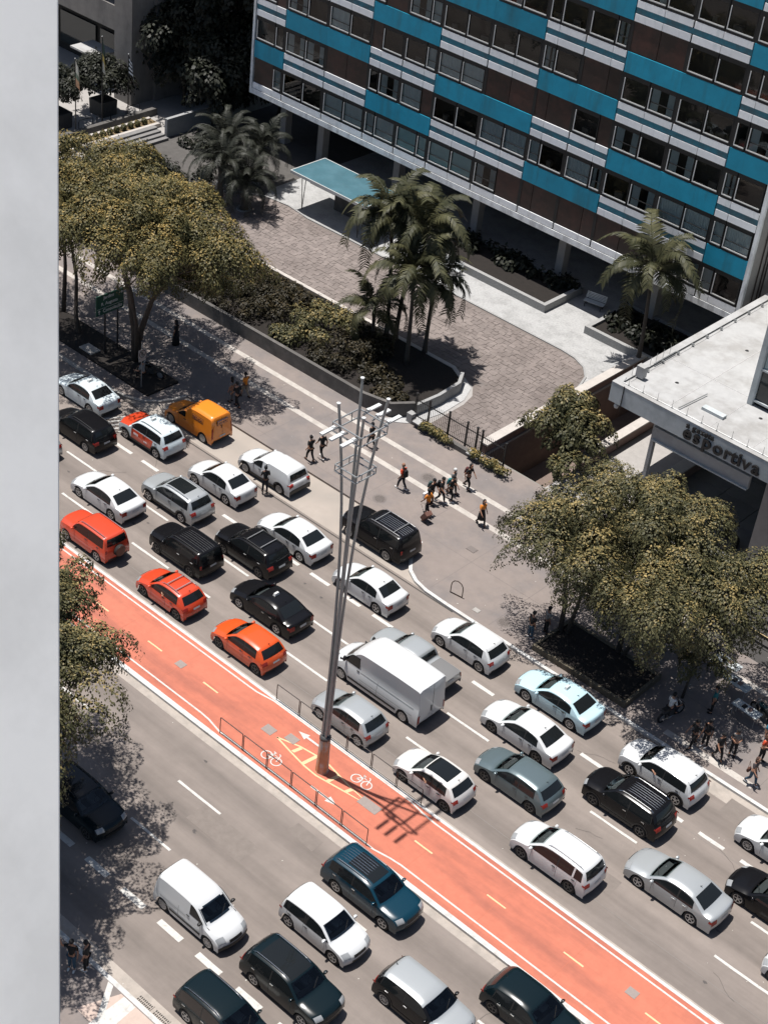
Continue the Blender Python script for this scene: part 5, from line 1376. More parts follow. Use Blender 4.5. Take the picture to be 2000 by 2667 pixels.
        mx_ = f0 + .12; mz = belt + .06 + (.1 if shape == 'van' else 0); p = loc(mx_, sg * (hw(mx_, mz) + .12), mz + .03)
        q = MB(); hgt = .34 if shape == 'van' else .15
        q.lathe([(.001, -.06), (.5, -.05), (.85, -.02), (1, .02), (.9, .055), (.001, .06)], 10, axis='X')
        q.v = [(v[0] * 1.1, v[1] * .11, v[2] * hgt / 2) for v in q.v]; q.box((0, -sg * .11, -.03), (.05, .12, .03))
        o = q.build("wing_mirror", col if 'blackmirror' not in extras else M_trim, root, smooth=True, sharp=45); o.location = p
    # lamps, plates, bumper trims
    nb_ = len(pts) - 1
    patch("headlamp", M_head if 'dimlamp' not in extras else M_rimd, 2.8, 3.9, .60, .955, .008, 5, 4, mirror=True)
    patch("grille", M_trim, 2.2, 3.0, -.42, .42, .008, 3, 4)
    patch("lower_grille", M_trim, .9, 1.7, -.55, .55, .008, 3, 4)
    tr0 = {'sedan': 16.0, 'van': 15.6, 'boxvan': 15.4, 'cappick': 16.3, 'pickup': 17.6, 'partner': 14.6}.get(shape, 14.5)
    tr1 = {'sedan': 16.85, 'van': 16.9, 'boxvan': 17.2, 'cappick': 17.5, 'pickup': 18.8, 'partner': 16.0}.get(shape, 15.6)
    narrow = shape in ('van', 'boxvan', 'partner', 'pickup', 'boxsuv')
    patch("tail_lamp", M_tail, tr0, tr1, .86 if narrow else .66, .975, .009, 5, 4, mirror=True)
    if not narrow:
        zt0, zt1 = prof(tr1)[1], prof(tr0)[1]
        for sg in (-1, 1): sidepatch("tail_lamp", M_tail, L - .28, L - .12, zt0 + .06, zt1 - .05, sg, .009, roof=False, nx=4, nz=3)
    if shape not in ('van', 'boxvan', 'pickup'):
        patch("plate", M_plate, nb_ - 2.6, nb_ - 2.15, -.26, .26, .012, 2, 3)
    else:
        patch("plate", M_plate, nb_ - 1.9, nb_ - 1.5, -.26, .26, .012, 2, 3)
    patch("rear_bumper_trim", M_trim, nb_ - .85, nb_ - .1, -.8, .8, .008, 3, 6)
    if 'blackbumper' in extras: patch("rear_bumper", M_trim, nb_ - 2.0, nb_ - .05, -.995, .995, .012, 5, 8); patch("front_bumper", M_trim, .1, 2.0, -.99, .99, .012, 5, 8)
    # wheels
    for a in (ax0, ax1):
        for sg in (-1, 1):
            w = link("wheel", TYRE, root, loc(a, sg * (W / 2 - .108), wr))
            k_ = wr / .325; w.scale = (k_, sg * 1.0, k_)
            link("rim", RIMS[rim], w)
    # roof furniture
    tw, te = K['wst'] + .35, K['rend'] - .2
    def rail_pts(s, t0, t1, h, n_=7):
        return [top(t0 + (t1 - t0) * i / n_, s) + Vector((0, 0, (h if 0 < i < n_ else -.01))) for i in range(n_ + 1)]
    if 'rails' in extras or 'srails' in extras:
        for s in (-.86, .86):
            q = MB(); q.path(rail_pts(s, tw, te, .06), .018, n=6); q.build("roof_rail", M_chrome if 'srails' in extras else M_trim, root)
    if 'bars' in extras:
        for tt in (tw + .9, te - 1.1):
            q = MB(); pa, pb = top(tt, -.84), top(tt, .84); q.path([pa + Vector((0, 0, .0)), pa + Vector((0, 0, .09)), pb + Vector((0, 0, .09)), pb], .026, n=6); q.build("cross_bar", M_rim, root)
    if 'ribs' in extras:
        for s in (-.5, -.3, -.1, .1, .3, .5):
            q = MB(); q.path(rail_pts(s, tw + .6, te - .1, .012, 5), .012, n=5); q.build("roof_rib", M_chrome if 'srails' in extras else M_rimd, root)
    if 'sunroof' in extras: patch("sunroof", M_glass, K['wst'] + .25, K['wst'] + 2.6, -.68, .68, .008, 6, 4)
    if 'glassroof' in extras: patch("glass_roof", M_glass, K['wst'] + .05, K['rend'] - .9, -.78, .78, .008, 8, 4)
    if 'taxi' in extras:
        p = top(K['wst'] + 1.3, 0); q = MB(); q.box(p + Vector((0, 0, .07)), (.16, .34, .13), taper=.75); q.build("taxi_sign", M_offwhite, root)
    if 'antenna' in extras or shape in ('hatch', 'suv', 'sedan'):
        p = top(K['rend'] - .25, 0); q = MB(); q.tube(p, p + Vector((-.10, 0, .10)), .022, .006, n=5); q.build("antenna", M_trim, root)
    if 'spare' in extras:
        p = loc(L + .07, 0, .86 * sz); w = link("spare_wheel", TYRE, root, p, R(90)); w.scale = (1.02, 1, 1.02)
        q = MB(); q.lathe([(.001, .12), (.2, .115), (.3, .10), (.31, .0)], 18, axis='Y'); q.build("spare_cover", mat("spare_cover", (0.10, 0.035, 0.02), .5), w)
    if 'spoiler' in extras: patch("spoiler", col if roofcol is None else roofcol, K['rend'] - .2, K['rend'] + .28, -.86, .86, .03, 3, 6)
    if 'cover' in extras: patch("bed_cover", M_bed, 15.1, 17.4, -.93, .93, .02, 4, 6)
    if 'doors' in extras:      # rear door split and slats on vans
        patch("door_split", MATS["panel_gap"], K['rend'] + .6, nb_ - 1.2, -.012, .012, .006, 6, 1)
        patch("rear_lock", M_trim, 15.2, 15.9, .06, .14, .012, 2, 2)
    if 'slide' in extras:
        for sg in (-1, 1):
            for z in (H * .46, H * .30): sidepatch("body_rib", mat("white_rib", (0.30, 0.31, 0.31), .5), 2.15 * sx, 5.6 * sx if shape == 'van' else 3.7 * sx, z, z + .035, sg, .012, roof=False, nx=8, nz=1)
            sidepatch("side_rub_strip", M_trim, ax0 + ra + .05, ax1 - ra - .05, .42, .54, sg, .014, roof=False)
    if 'wiper' in extras or True:
        p0, p1 = top(K['cowl'] + .2, .1), top(K['cowl'] + .75, .62); q = MB(); q.path([p0 + Vector((0, 0, .015)), p1 + Vector((0, 0, .02))], .011, n=4); q.build("wiper", M_trim, root)
    cy_ = nearY + W / 2 - .06
    root.location = (midX, cy_, .004)
    root.rotation_euler = (0, 0, (math.pi if d < 0 else 0) + yaw)
    def side_text(nm, body, size, x, z, m, sg=1):
        yy = hw(x, z) + .014
        o = text_obj(nm, body, size, loc(x, sg * yy, z), (R(90), 0, R(180) if sg > 0 else 0), m, root, .002, 'CENTER'); return o
    root_api = dict(root=root, top=top, side=sidepatch, patch=patch, text=side_text, loc=loc, hw=hw, sx=sx)
    return root_api
UP, DN = -1, 1
GU, GD = "cars queuing on the far carriageway", "cars on the near carriageway"
def C_(name, label, shape, col, dims, midX, nearY, d, **k):
    L, W, H, wb, fo = dims
    return make_car(name, label, k.pop("cat", "car"), shape, col, L, W, H, wb, fo, midX, nearY, d, group=GU if d < 0 else GD, **k)
C_("sedan_taxi", "ice white saloon in the kerb lane half cut by the white wall's edge", "sedan", P_ICE, (4.45, 1.70, 1.48, 2.6, .84), -65.46, 52.5, UP, rim="multi", extras=('taxi',))
C_("estate_car", "black estate car cut by the white wall's edge behind the red and white taxi", "mpv", P_BLACK, (4.4, 1.72, 1.62, 2.6, .84), -62.54, 49.8, UP, rim="multi", extras=('rails',))
a = C_("red_white_taxi", "white crossover taxi with red bonnet and red door panels", "suv", P_ICE, (4.25, 1.76, 1.66, 2.62, .80), -59.56, 52.45, UP, rim="alloy", hoodcol=P_RED, extras=('rails', 'clad', 'taxi'), cat="taxi")
for sg in (1, -1):
    a['side']("red_door_panel", P_RED, 1.35, 3.05, .40, 1.02, sg, .010, roof=False, sl1=.12)
a['text']("door_lettering", "0800", .20, 1.75, .72, M_white); a['text']("door_lettering", "TAXI", .13, 2.55, .60, M_white)
a = C_("courier_van", "orange courier van with tall rear box parked at the lay-by kerb", "boxvan", P_YELLOW, (4.35, 1.70, 1.92, 2.72, .82), -59.1, 55.6, UP, rim="cover", extras=('doors',), cat="van")
def panel_text(a, body, x, z, w, h, size):
    a['side']("lettering_frame", M_ink, x - w / 2, x + w / 2, z - h / 2, z + h / 2, 1, .006, roof=False)
    a['side']("lettering_ground", P_YELLOW, x - w / 2 + .025, x + w / 2 - .025, z - h / 2 + .025, z + h / 2 - .025, 1, .010, roof=False)
    a['text']("lettering", body, size, x, z - size * .36, M_ink)
panel_text(a, "SEDEX", 3.05, 1.38, .92, .32, .27)
rear_x = a['loc'](4.30, 0, 1.45)
q = MB(); q.box((rear_x.x + .02, 0, 1.50), (.03, .80, .30)); q.build("lettering_frame", M_ink, a['root']); q = MB(); q.box((rear_x.x + .012, 0, 1.50), (.03, .75, .25)); q.build("lettering_ground", P_YELLOW, a['root'])
text_obj("lettering", "SEDEX", .22, (rear_x.x - .006, 0, 1.42), (R(90), 0, R(-90)), M_ink, a['root'], .002, 'CENTER')
C_("sedan", "white saloon in the second lane left of the silver crossover", "sedan", P_WHITE, (4.63, 1.80, 1.44, 2.7, .92), -56.7, 46.75, UP)
C_("crossover", "silver crossover with black glass sunroof", "suv", P_SILVER, (4.42, 1.80, 1.60, 2.65, .82), -54.07, 49.45, UP, extras=('sunroof', 'clad', 'srails'))
C_("sedan", "white saloon in the kerb lane beside the white pickup", "sedan", P_WHITE, (4.25, 1.70, 1.52, 2.5, .80), -53.7, 52.45, UP)
C_("canopy_pickup", "small white pickup with canopy and black bumpers in the lay-by", "cappick", P_WHITE, (4.45, 1.68, 1.60, 2.72, .84), -52.63, 55.45, UP, rim="cover", extras=('blackbumper', 'clad'), cat="pickup")
C_("compact_suv", "orange-red compact off-roader with spare wheel on its tailgate", "boxsuv", P_RUST, (4.0, 1.70, 1.70, 2.45, .72), -54.26, 43.83, UP, rim="alloy", extras=('spare', 'srails'))
C_("boxy_suv", "boxy black off-roader with roof rails behind the orange-red one", "boxsuv", P_BLACK, (4.24, 1.80, 1.70, 2.57, .80), -50.26, 46.66, UP, rim="dark", extras=('rails', 'ribs', 'clad'))
C_("suv", "black crossover with two silver roof bars", "suv", P_BLACK, (4.46, 1.84, 1.62, 2.68, .90), -47.95, 49.33, UP, rim="dark", extras=('rails', 'bars'))
C_("sedan", "white saloon partly hidden by the black crossover with silver roof bars", "sedan", P_WHITE, (4.48, 1.75, 1.47, 2.65, .86), -47.5, 51.95, UP, rim="multi")
C_("large_suv", "large black off-roader with roof bars parked in the lay-by", "boxsuv", P_BLACK, (4.70, 1.85, 1.84, 2.75, .86), -44.6, 55.55, UP, rim="multi", wr=.36, extras=('srails', 'bars', 'ribs', 'chrome', 'clad'))
C_("sedan", "white saloon whose nose stands behind the lamp mast", "sedan", P_WHITE, (4.28, 1.70, 1.48, 2.53, .84), -41.85, 51.9, UP, rim="alloy")
a = C_("hatchback", "red hatchback with square silver roof rack, driver's arm out", "hatch", P_RED, (3.95, 1.68, 1.50, 2.49, .78), -48.09, 43.82, UP, rim="dark", extras=('srails', 'bars'))
C_("taxi_sedan", "black saloon with a small white roof sign", "sedan", P_BLACK, (4.62, 1.80, 1.48, 2.7, .90), -44.1, 46.85, UP, extras=('taxi', 'chrome'))
C_("hatchback", "bright orange hatchback beside the cycle track", "hatch", P_ORANGE, (4.02, 1.72, 1.52, 2.59, .80), -42.57, 43.97, UP, rim="dark")
C_("panel_van", "tall white panel van behind the lamp mast", "van", P_WHITE, (5.95, 2.05, 2.50, 4.03, .95), -36.29, 46.9, UP, rim="cover", wr=.34, extras=('doors', 'slide', 'blackmirror'), cat="van")
C_("pickup_truck", "silver pickup with grey bed cover hidden behind the tall van", "pickup", P_SILVER, (4.9, 1.76, 1.62, 2.9, .90), -36.55, 49.25, UP, wr=.34, extras=('cover',), cat="pickup")
C_("hatchback", "silver hatchback beside the lamp mast at the guard rail", "hatch", P_SILVER, (3.9, 1.66, 1.47, 2.47, .78), -35.79, 44.08, UP, rim="cover")
C_("hatchback", "white hatchback with dark rear window at the kerb behind the van", "hatch", P_WHITE, (4.14, 1.73, 1.49, 2.55, .82), -35.4, 52.45, UP, rim="multi", extras=('spoiler',))
a = C_("taxi_sedan", "pale blue saloon taxi in the tree shade at the kerb", "sedan", P_AQUA, (4.62, 1.78, 1.45, 2.7, .94), -29.88, 52.6, UP, rim="multi", extras=('taxi',), cat="taxi")
a['text']("door_lettering", "COMUM RADIO", .10, 2.95, .80, M_letter)
C_("sedan", "white saloon in the middle lane left of the pale blue taxi", "sedan", P_WHITE, (4.64, 1.80, 1.44, 2.7, .92), -29.6, 49.6, UP, rim="dark")
C_("hatchback", "pearl white hatchback with black glass roof beside the rail's end", "hatch", P_CREAM, (3.97, 1.70, 1.46, 2.54, .80), -30.38, 43.97, UP, rim="dark", extras=('glassroof',))
C_("hatchback", "slate grey-green hatchback in the second lane", "hatch", P_GREY, (4.36, 1.78, 1.48, 2.64, .88), -27.77, 46.83, UP, rim="dark", extras=('spoiler',))
C_("suv", "black off-roader with silver-lined ribbed roof in the middle lane", "suv", P_BLACK, (4.42, 1.82, 1.64, 2.64, .86), -23.45, 49.4, UP, rim="dark", extras=('srails', 'ribs', 'clad', 'chrome'))
C_("crossover", "white crossover with spoked wheels at the kerb before the two walking women", "suv", P_WHITE, (4.33, 1.79, 1.58, 2.61, .88), -23.45, 52.27, UP, rim="alloy", wr=.335, extras=('clad', 'spoiler'))
C_("people_carrier", "white people carrier with split rear side windows beside the cycle track", "mpv", P_WHITE, (4.38, 1.74, 1.62, 2.62, .86), -23.69, 44.4, UP, rim="dark", extras=('srails', 'quarter'))
C_("sedan", "long silver saloon behind the black ribbed-roof off-roader", "sedan", P_SILVER, (4.83, 1.84, 1.46, 2.74, .98), -19.1, 46.9, UP, extras=('chrome',))
C_("sedan", "white saloon cut by the frame in the kerb lane", "sedan", P_WHITE, (4.6, 1.78, 1.46, 2.7, .92), -16.95, 52.4, UP, rim="multi")
C_("sedan", "black saloon cut by the frame in the middle lane", "sedan", P_BLACK, (4.6, 1.80, 1.45, 2.7, .90), -15.55, 49.4, UP)
C_("hatchback", "white hatchback of which only the nose enters the frame", "hatch", P_WHITE, (4.0, 1.72, 1.5, 2.5, .8), -12.3, 46.85, UP)
C_("hatchback", "silver hatchback of which only the tail clears the white wall's edge", "hatch", P_SILVER, (4.0, 1.72, 1.5, 2.5, .8), -63.4, 46.8, UP)
# near carriageway, heading the other way
C_("suv", "dark off-roader in the shade of the leafy tree on the near carriageway", "suv", P_TEAL, (4.40, 1.82, 1.64, 2.64, .86), -39.75, 31.2, DN, rim="dark", extras=('rails', 'glassroof'))
a = C_("delivery_van", "small white delivery van with blank side panels on the near carriageway", "partner", P_WHITE, (4.14, 1.72, 1.80, 2.69, .82), -32.0, 31.05, DN, rim="cover", extras=('doors', 'slide', 'blackmirror', 'blackbumper'), cat="van")
C_("hatchback", "tall white hatchback with panoramic windscreen beside the dark blue off-roader", "mpv", P_WHITE, (3.99, 1.70, 1.53, 2.53, .78), -27.96, 34.23, DN, rim="alloy")
C_("suv", "dark blue off-roader with ribbed roof next to the cycle track", "suv", P_BLUE, (4.66, 1.80, 1.68, 2.67, .94), -27.83, 37.0, DN, rim="alloy", wr=.34, extras=('ribs', 'srails', 'sunroof', 'chrome'))
C_("suv", "black off-roader with glass roof behind the small delivery van", "suv", P_TEAL, (4.5, 1.82, 1.66, 2.66, .88), -26.75, 31.15, DN, rim="alloy", extras=('glassroof', 'srails', 'chrome'))
C_("people_carrier", "dark teal people carrier cut by the frame's lower edge", "mpv", P_TEAL, (4.4, 1.76, 1.64, 2.65, .86), -27.28, 28.05, DN, rim="alloy", extras=('srails', 'chrome'))
C_("crossover", "two-tone crossover with silver roof and black sides at the lower edge", "suv", P_BLACK, (4.3, 1.80, 1.58, 2.65, .84), -22.55, 34.25, DN, rim="multi", roofcol=P_SILVER, hoodcol=P_SILVER, extras=('clad',))
C_("hatchback", "blue-black hatchback at the lower edge beside the cycle track", "hatch", P_TEAL, (4.3, 1.80, 1.48, 2.63, .86), -19.35, 37.12, DN, rim="dark", extras=('chrome',))
# ================================================================== STREET FURNITURE
M_steel = mat("mast_steel", (0.27, 0.28, 0.28), 0.45, metal=0.35, var=0.10, vscale=3)
M_collar = mat("mast_collar", (0.05, 0.05, 0.05), 0.5)
M_sleeve = mat("mast_sleeve_worn", (0.46, 0.235, 0.13), 0.75, var=0.2, vscale=4, col2=(0.42, 0.40, 0.37), mscale=3.5, streak=(1, 1, .35), mlo=.48, mhi=.6)
mast = empty("lamp_mast", (-34.46, 41.6, SW)); tag(mast, "tall four-legged steel lamp mast with two square frames on the cycle track", "lamp post")
# base sleeve: rounded square, worn paint
b = MB(); b.lathe([(.33, 0), (.31, .03), (.27, 1.0), (.245, 2.0)], 8); b.lathe([(.245, 2.0), (.001, 2.0)], 8)
b.build("base_sleeve", M_sleeve, mast)
b = MB(); b.lathe([(.25, 2.0), (.27, 2.02), (.27, 2.14), (.22, 2.2), (.001, 2.2)], 12); b.build("collar", M_collar, mast)
TOPZ = 20.15
def legxy(z, sx, sy):
    u = max(0, (z - 4.0) / (TOPZ - 4.0)); k = .084 + .62 * u ** 2.9; return sx * k, sy * k * .96
for sx in (-1, 1):
    for sy in (-1, 1):
        hts = [2.05, 4, 7, 9, 11, 13, 15, 17, 18.8, TOPZ - (.35 if sy < 0 else 0) + (.25 if (sx < 0 and sy > 0) else 0)]
        b = MB(); b.path([(*legxy(z, sx, sy), z) for z in hts], [.072, .069, .066, .064, .062, .06, .059, .058, .057, .056], n=10); b.build("leg", M_steel, mast, smooth=True, sharp=60)
        z = hts[-1]; x, y = legxy(z, sx, sy); b = MB(); b.lathe([(.085, -.01), (.085, .03), (.001, .035)], 10, (x, y, z)); b.build("leg_cap", M_offwhite, mast)
for z, k, drop in ((18.95, .76, .40), (16.95, .58, .30)):
    for zz in (z, z - drop):
        fr = MB(); c = [(-k, -k), (k, -k), (k, k), (-k, k)]
        for i in range(4):
            fr.tube((*c[i], zz), (*c[(i + 1) % 4], zz), .034, n=6)
        fr.build("square_frame", M_steel, mast)
    for sx in (-1, 1):
        for sy in (-1, 1):
            for f in (1.0, .45):
                b = MB(); b.tube((sx * k, sy * k * f, z - drop), (sx * k, sy * k * f, z), .022, n=5); b.build("frame_strut", M_steel, mast)
for sy in (-1, 1):
    for x in (-.5, 0, .58):
        b = MB(); b.tube((x, sy * .72, 18.8), (x, sy * .98, 18.86), .045, n=6); b.build("lamp_arm", M_steel, mast)
        b = MB(); b.box((x, sy * 1.33, 18.9), (.17, .74, .07)); b.box((x, sy * 1.0, 18.91), (.13, .14, .13)); b.build("lamp_head", M_offwhite, mast)
# guard rails on both kerbs by the mast
M_rail = mat("guard_rail_iron", (0.022, 0.018, 0.016), 0.5)
for k, (y, x0, x1) in enumerate(((39.78, -39.34, -29.95), (43.34, -39.22, -29.9))):
    t = empty("guard_rail", (x0, y, SW)); tag(t, ["brown iron guard rail along the cycle track's near kerb", "brown iron guard rail along the cycle track's far kerb beside the queuing cars"][k], "guard rail", "guard rails by the lamp mast")
    n = 6; w = (x1 - x0) / n
    for i in range(n):
        b = MB(); a0, a1 = i * w + .04, (i + 1) * w - .04
        b.path([(a0, 0, 0), (a0, 0, .98), (a0 + .03, 0, 1.0), (a1 - .03, 0, 1.0), (a1, 0, .98), (a1, 0, 0)], .022, n=6); b.tube((a0, 0, .16), (a1, 0, .16), .016, n=6); b.build("panel", M_rail, t)
# bicycle hoop
b = MB(); b.path([(-.36, 0, 0), (-.36, 0, .5), (-.33, 0, .68), (-.22, 0, .84), (0, 0, .92), (.22, 0, .84), (.33, 0, .68), (.36, 0, .5), (.36, 0, 0)], .028, n=7); b.tube((-.36, 0, .03), (.36, 0, .03), .028, n=6)
tag(b.build("bicycle_hoop", mat("hoop_brown", (0.06, 0.04, 0.03), .5), None, (-38.7, 56.1, SW), R(8)), "single brown bicycle hoop on the open pavement", "bicycle hoop")
# green direction sign
M_green = mat("sign_green", (0.006, 0.060, 0.040), 0.5); M_signw = mat("sign_white", (0.55, 0.56, 0.55), 0.5)
t = empty("direction_sign", (-68.6, 57.9, SW)); tag(t, "green road sign with white lettering on two posts under the golden tree", "road sign")
for y in (-.55, .45):
    b = MB(); b.tube((0, y, 0), (0, y, 4.6 if y > 0 else 3.4), .055, n=8); b.build("post", M_blackiron, t)
b = MB(); b.path([(0, .45, 4.3), (0, 1.3, 4.5)], .04, n=6); b.build("bracket", M_blackiron, t)
b = MB(); b.box((.09, -.25, 3.65), (.05, 2.15, 1.35)); b.build("board", M_green, t)
b = MB(); b.box((.119, -.25, 3.42), (.004, 2.05, .02)); b.build("dividing_line", M_signw, t)
for body, y, z, s_ in (("Jardins", -.35, 4.02, .30), ("R. Augusta", -.30, 3.60, .30), ("Consolação", -.05, 3.12, .32)):
    text_obj("lettering", body, s_, (.12, y, z), (R(90), 0, R(90)), M_signw, t, .003, 'CENTER')
def arrow(y, z, up):
    a = MB(); f = (lambda u, v: (.122, y + u, z + v)) if up else (lambda u, v: (.122, y + v, z - u))
    a.add([f(-.03, -.15), f(.03, -.15), f(.03, .05), f(-.03, .05)], [(0, 1, 2, 3)]); a.add([f(-.11, .03), f(.11, .03), f(0, .17)], [(0, 1, 2)]); a.build("arrow", M_signw, t)
arrow(-1.1, 3.2, True); arrow(.6, 4.1, False)
# no-parking sign
t = empty("parking_sign", (-64.2, 56.5, SW)); tag(t, "square no-parking sign with ringed letter on a thin post by the lay-by", "road sign")
b = MB(); b.tube((0, 0, 0), (0, 0, 3.3), .03, n=7); b.build("post", M_steel, t)
b = MB(); b.box((.05, 0, 2.5), (.03, .58, .58)); b.box((.05, 0, 2.08), (.03, .52, .2)); b.build("board", mat("sign_board_dull", (0.36, 0.33, 0.31), .6), t)
b = MB(); ring = [(math.cos(2 * math.pi * i / 20) * .23, math.sin(2 * math.pi * i / 20) * .23) for i in range(21)]
for i in range(20):
    b.tube((.07, *map(float, (ring[i][0],)), 2.5 + ring[i][1]), (.07, ring[i + 1][0], 2.5 + ring[i + 1][1]), .022, n=4)
b.tube((.075, -.15, 2.65), (.075, .15, 2.35), .016, n=4)
b.build("ring", M_letter, t)
text_obj("lettering", "E", .34, (.07, 0, 2.38), (R(90), 0, R(90)), M_letter, t, .003, 'CENTER')

# motorcycles
def motorcycle(x, y, rz, label, col):
    t = empty("motorcycle", (x, y, SW), rz); tag(t, label, "motorcycle")
    for wx in (-.62, .66):
        b = MB(); b.lathe([(.20, -.05), (.27, -.06), (.30, -.03), (.30, .03), (.27, .06), (.20, .05)], 16, (wx, 0, .30), 'Y'); w = b.build("wheel", M_tyre, t)
        b = MB(); b.lathe([(.001, -.03), (.21, -.02), (.21, .02), (.001, .03)], 12, (wx, 0, .30), 'Y'); b.build("rim", M_rim, w)
    b = MB(); b.path([(.66, .07, .30), (.46, .07, .92), (.42, 0, 1.0)], .025, n=5); b.path([(.66, -.07, .30), (.46, -.07, .92), (.42, 0, 1.0)], .025, n=5); b.build("fork", M_rim, t)
    b = MB(); b.path([(.40, -.36, 1.06), (.44, -.1, 1.02), (.44, .1, 1.02), (.40, .36, 1.06)], .02, n=5); b.build("handlebar", M_trim, t)
    b = MB(); b.lathe([(.001, -.30), (.12, -.24), (.16, 0), (.13, .2), (.001, .27)], 10, (.16, 0, .80), 'X'); b.build("tank", col, t, smooth=True)
    b = MB(); b.box((-.36, 0, .80), (.72, .24, .10), taper=.85); b.build("seat", M_trim, t)
    b = MB(); b.box((.02, 0, .45), (.5, .26, .34), taper=.8); b.box((-.4, 0, .62), (.5, .14, .2)); b.build("engine", M_rimd, t)
    b = MB(); b.lathe([(.001, .0), (.08, .02), (.09, .1), (.001, .14)], 8, (.46, 0, .86), 'X'); b.build("headlamp", M_head, t)
    b = MB(); b.path([(.1, -.15, .25), (-.3, -.17, .28), (-.75, -.18, .38)], [.03, .04, .05], n=6); b.build("exhaust", M_chrome, t)
    return t
motorcycle(-25.6, 56.9, R(80), "motorcycle with a rider in a white shirt under the right-hand tree", P_BLACK)
motorcycle(-22.4, 60.3, R(160), "dark motorcycle parked behind the group of walkers", P_TEAL)
motorcycle(-64.9, 57.9, R(200), "motorcycle in deep shade behind the no-parking sign", P_BLACK)
# vendor tables on the pavement
for k, (x, y, lab) in enumerate(((-25.6, 61.9, "small pale vendor table in the shade behind the motorcycles"), (-24.4, 60.9, "long pale vendor table leading to the screed square"), (-23.0, 59.6, "vendor table nearest the group of walkers"))):
    t = empty("vendor_table", (x, y, SW), R(-4)); tag(t, lab, "table", "vendor tables on the pavement")
    b = MB(); b.box((0, 0, .74), (1.5, .6, .03)); b.build("table_top", M_fascia, t)
    for sx in (-.65, .65):
        for sy in (-.22, .22):
            b = MB(); b.tube((sx, sy, 0), (sx, sy, .73), .015, n=5); b.build("leg", M_rim, t)
    for j in range(4):
        b = MB(); b.box((-.5 + j * .33, .02 * j, .785), (.2, .26, .06)); b.build("goods", [M_offwhite, M_letter, M_brownwall, M_fascia][j], t)
g = MB(); g.rect(-23.5, -16.0, 60.9, 64.0, SW + .004); setting(g.build("pavement_square", mat("screed_brown", (0.26, 0.20, 0.165), .85, var=.12)))

# ================================================================== PEOPLE
def skin_mesh(name, verts, edges, radii, m, sub=1):
    me = bpy.data.meshes.new("tmp"); me.from_pydata(verts, edges, [])
    o = bpy.data.objects.new("tmp", me); COL.objects.link(o)
    md = o.modifiers.new("skin", 'SKIN'); md.use_smooth_shade = True
    sv = me.skin_vertices[0].data
    for i, r in enumerate(radii): sv[i].radius = (r, r) if not isinstance(r, tuple) else r
    sv[0].use_root = True
    o.modifiers.new("sub", 'SUBSURF').levels = sub
    bpy.context.view_layer.update()
    out = bpy.data.meshes.new_from_object(o.evaluated_get(bpy.context.evaluated_depsgraph_get()))
    bpy.data.objects.remove(o); bpy.data.meshes.remove(me)
    out.name = name; out.materials.clear(); out.materials.append(m)
    out.polygons.foreach_set("use_smooth", [True] * len(out.polygons))
    return out
SKIN = mat("skin_tan", (0.33, 0.17, 0.105), 0.6); SKIN2 = mat("skin_brown", (0.16, 0.078, 0.048), 0.6)
POSES = {}
def pose(nm, hipL, kneeL, ankL, hipR, kneeR, ankR, elbL, wrL, elbR, wrR, lean=0.0, pz=.92):
    POSES[nm] = dict(hl=hipL, kl=kneeL, al=ankL, hr=hipR, kr=kneeR, ar=ankR, el=elbL, wl=wrL, er=elbR, wr=wrR, lean=lean, pz=pz)
pose("walk", (0, .09, .90), (.17, .10, .50), (.24, .10, .09), (0, -.09, .90), (-.02, -.10, .49), (-.30, -.10, .16), (-.14, .25, 1.12), (.02, .27, .90), (.12, -.25, 1.13), (.30, -.24, .98), .03)
pose("stride", (0, .09, .90), (-.10, .10, .50), (-.36, .10, .20), (0, -.09, .90), (.20, -.10, .50), (.16, -.10, .08), (.10, .25, 1.12), (.26, .24, .94), (-.15, -.25, 1.12), (-.06, -.27, .88), .05)
pose("stand", (0, .09, .90), (.01, .10, .49), (0, .11, .08), (0, -.09, .90), (.02, -.10, .49), (.03, -.12, .08), (-.03, .24, 1.12), (.04, .25, .86), (-.02, -.24, 1.12), (.06, -.25, .86))
pose("phone", (0, .09, .90), (.05, .10, .49), (.02, .11, .08), (0, -.09, .90), (.0, -.10, .49), (-.08, -.12, .09), (.02, .25, 1.13), (.25, .14, 1.18), (.0, -.25, 1.13), (.24, -.12, 1.16), .04)
pose("wave", (0, .09, .90), (.03, .10, .49), (.0, .11, .08), (0, -.09, .90), (.0, -.10, .49), (-.05, -.12, .08), (-.03, .24, 1.12), (.05, .25, .87), (.10, -.34, 1.42), (.14, -.38, 1.68))
pose("sit", (0, .09, .78), (.40, .14, .74), (.34, .16, .34), (0, -.09, .78), (.40, -.14, .74), (.34, -.16, .34), (.12, .25, 1.02), (.36, .26, 1.0), (.12, -.25, 1.02), (.36, -.26, 1.0), .08, .80)
MESH_P = {}
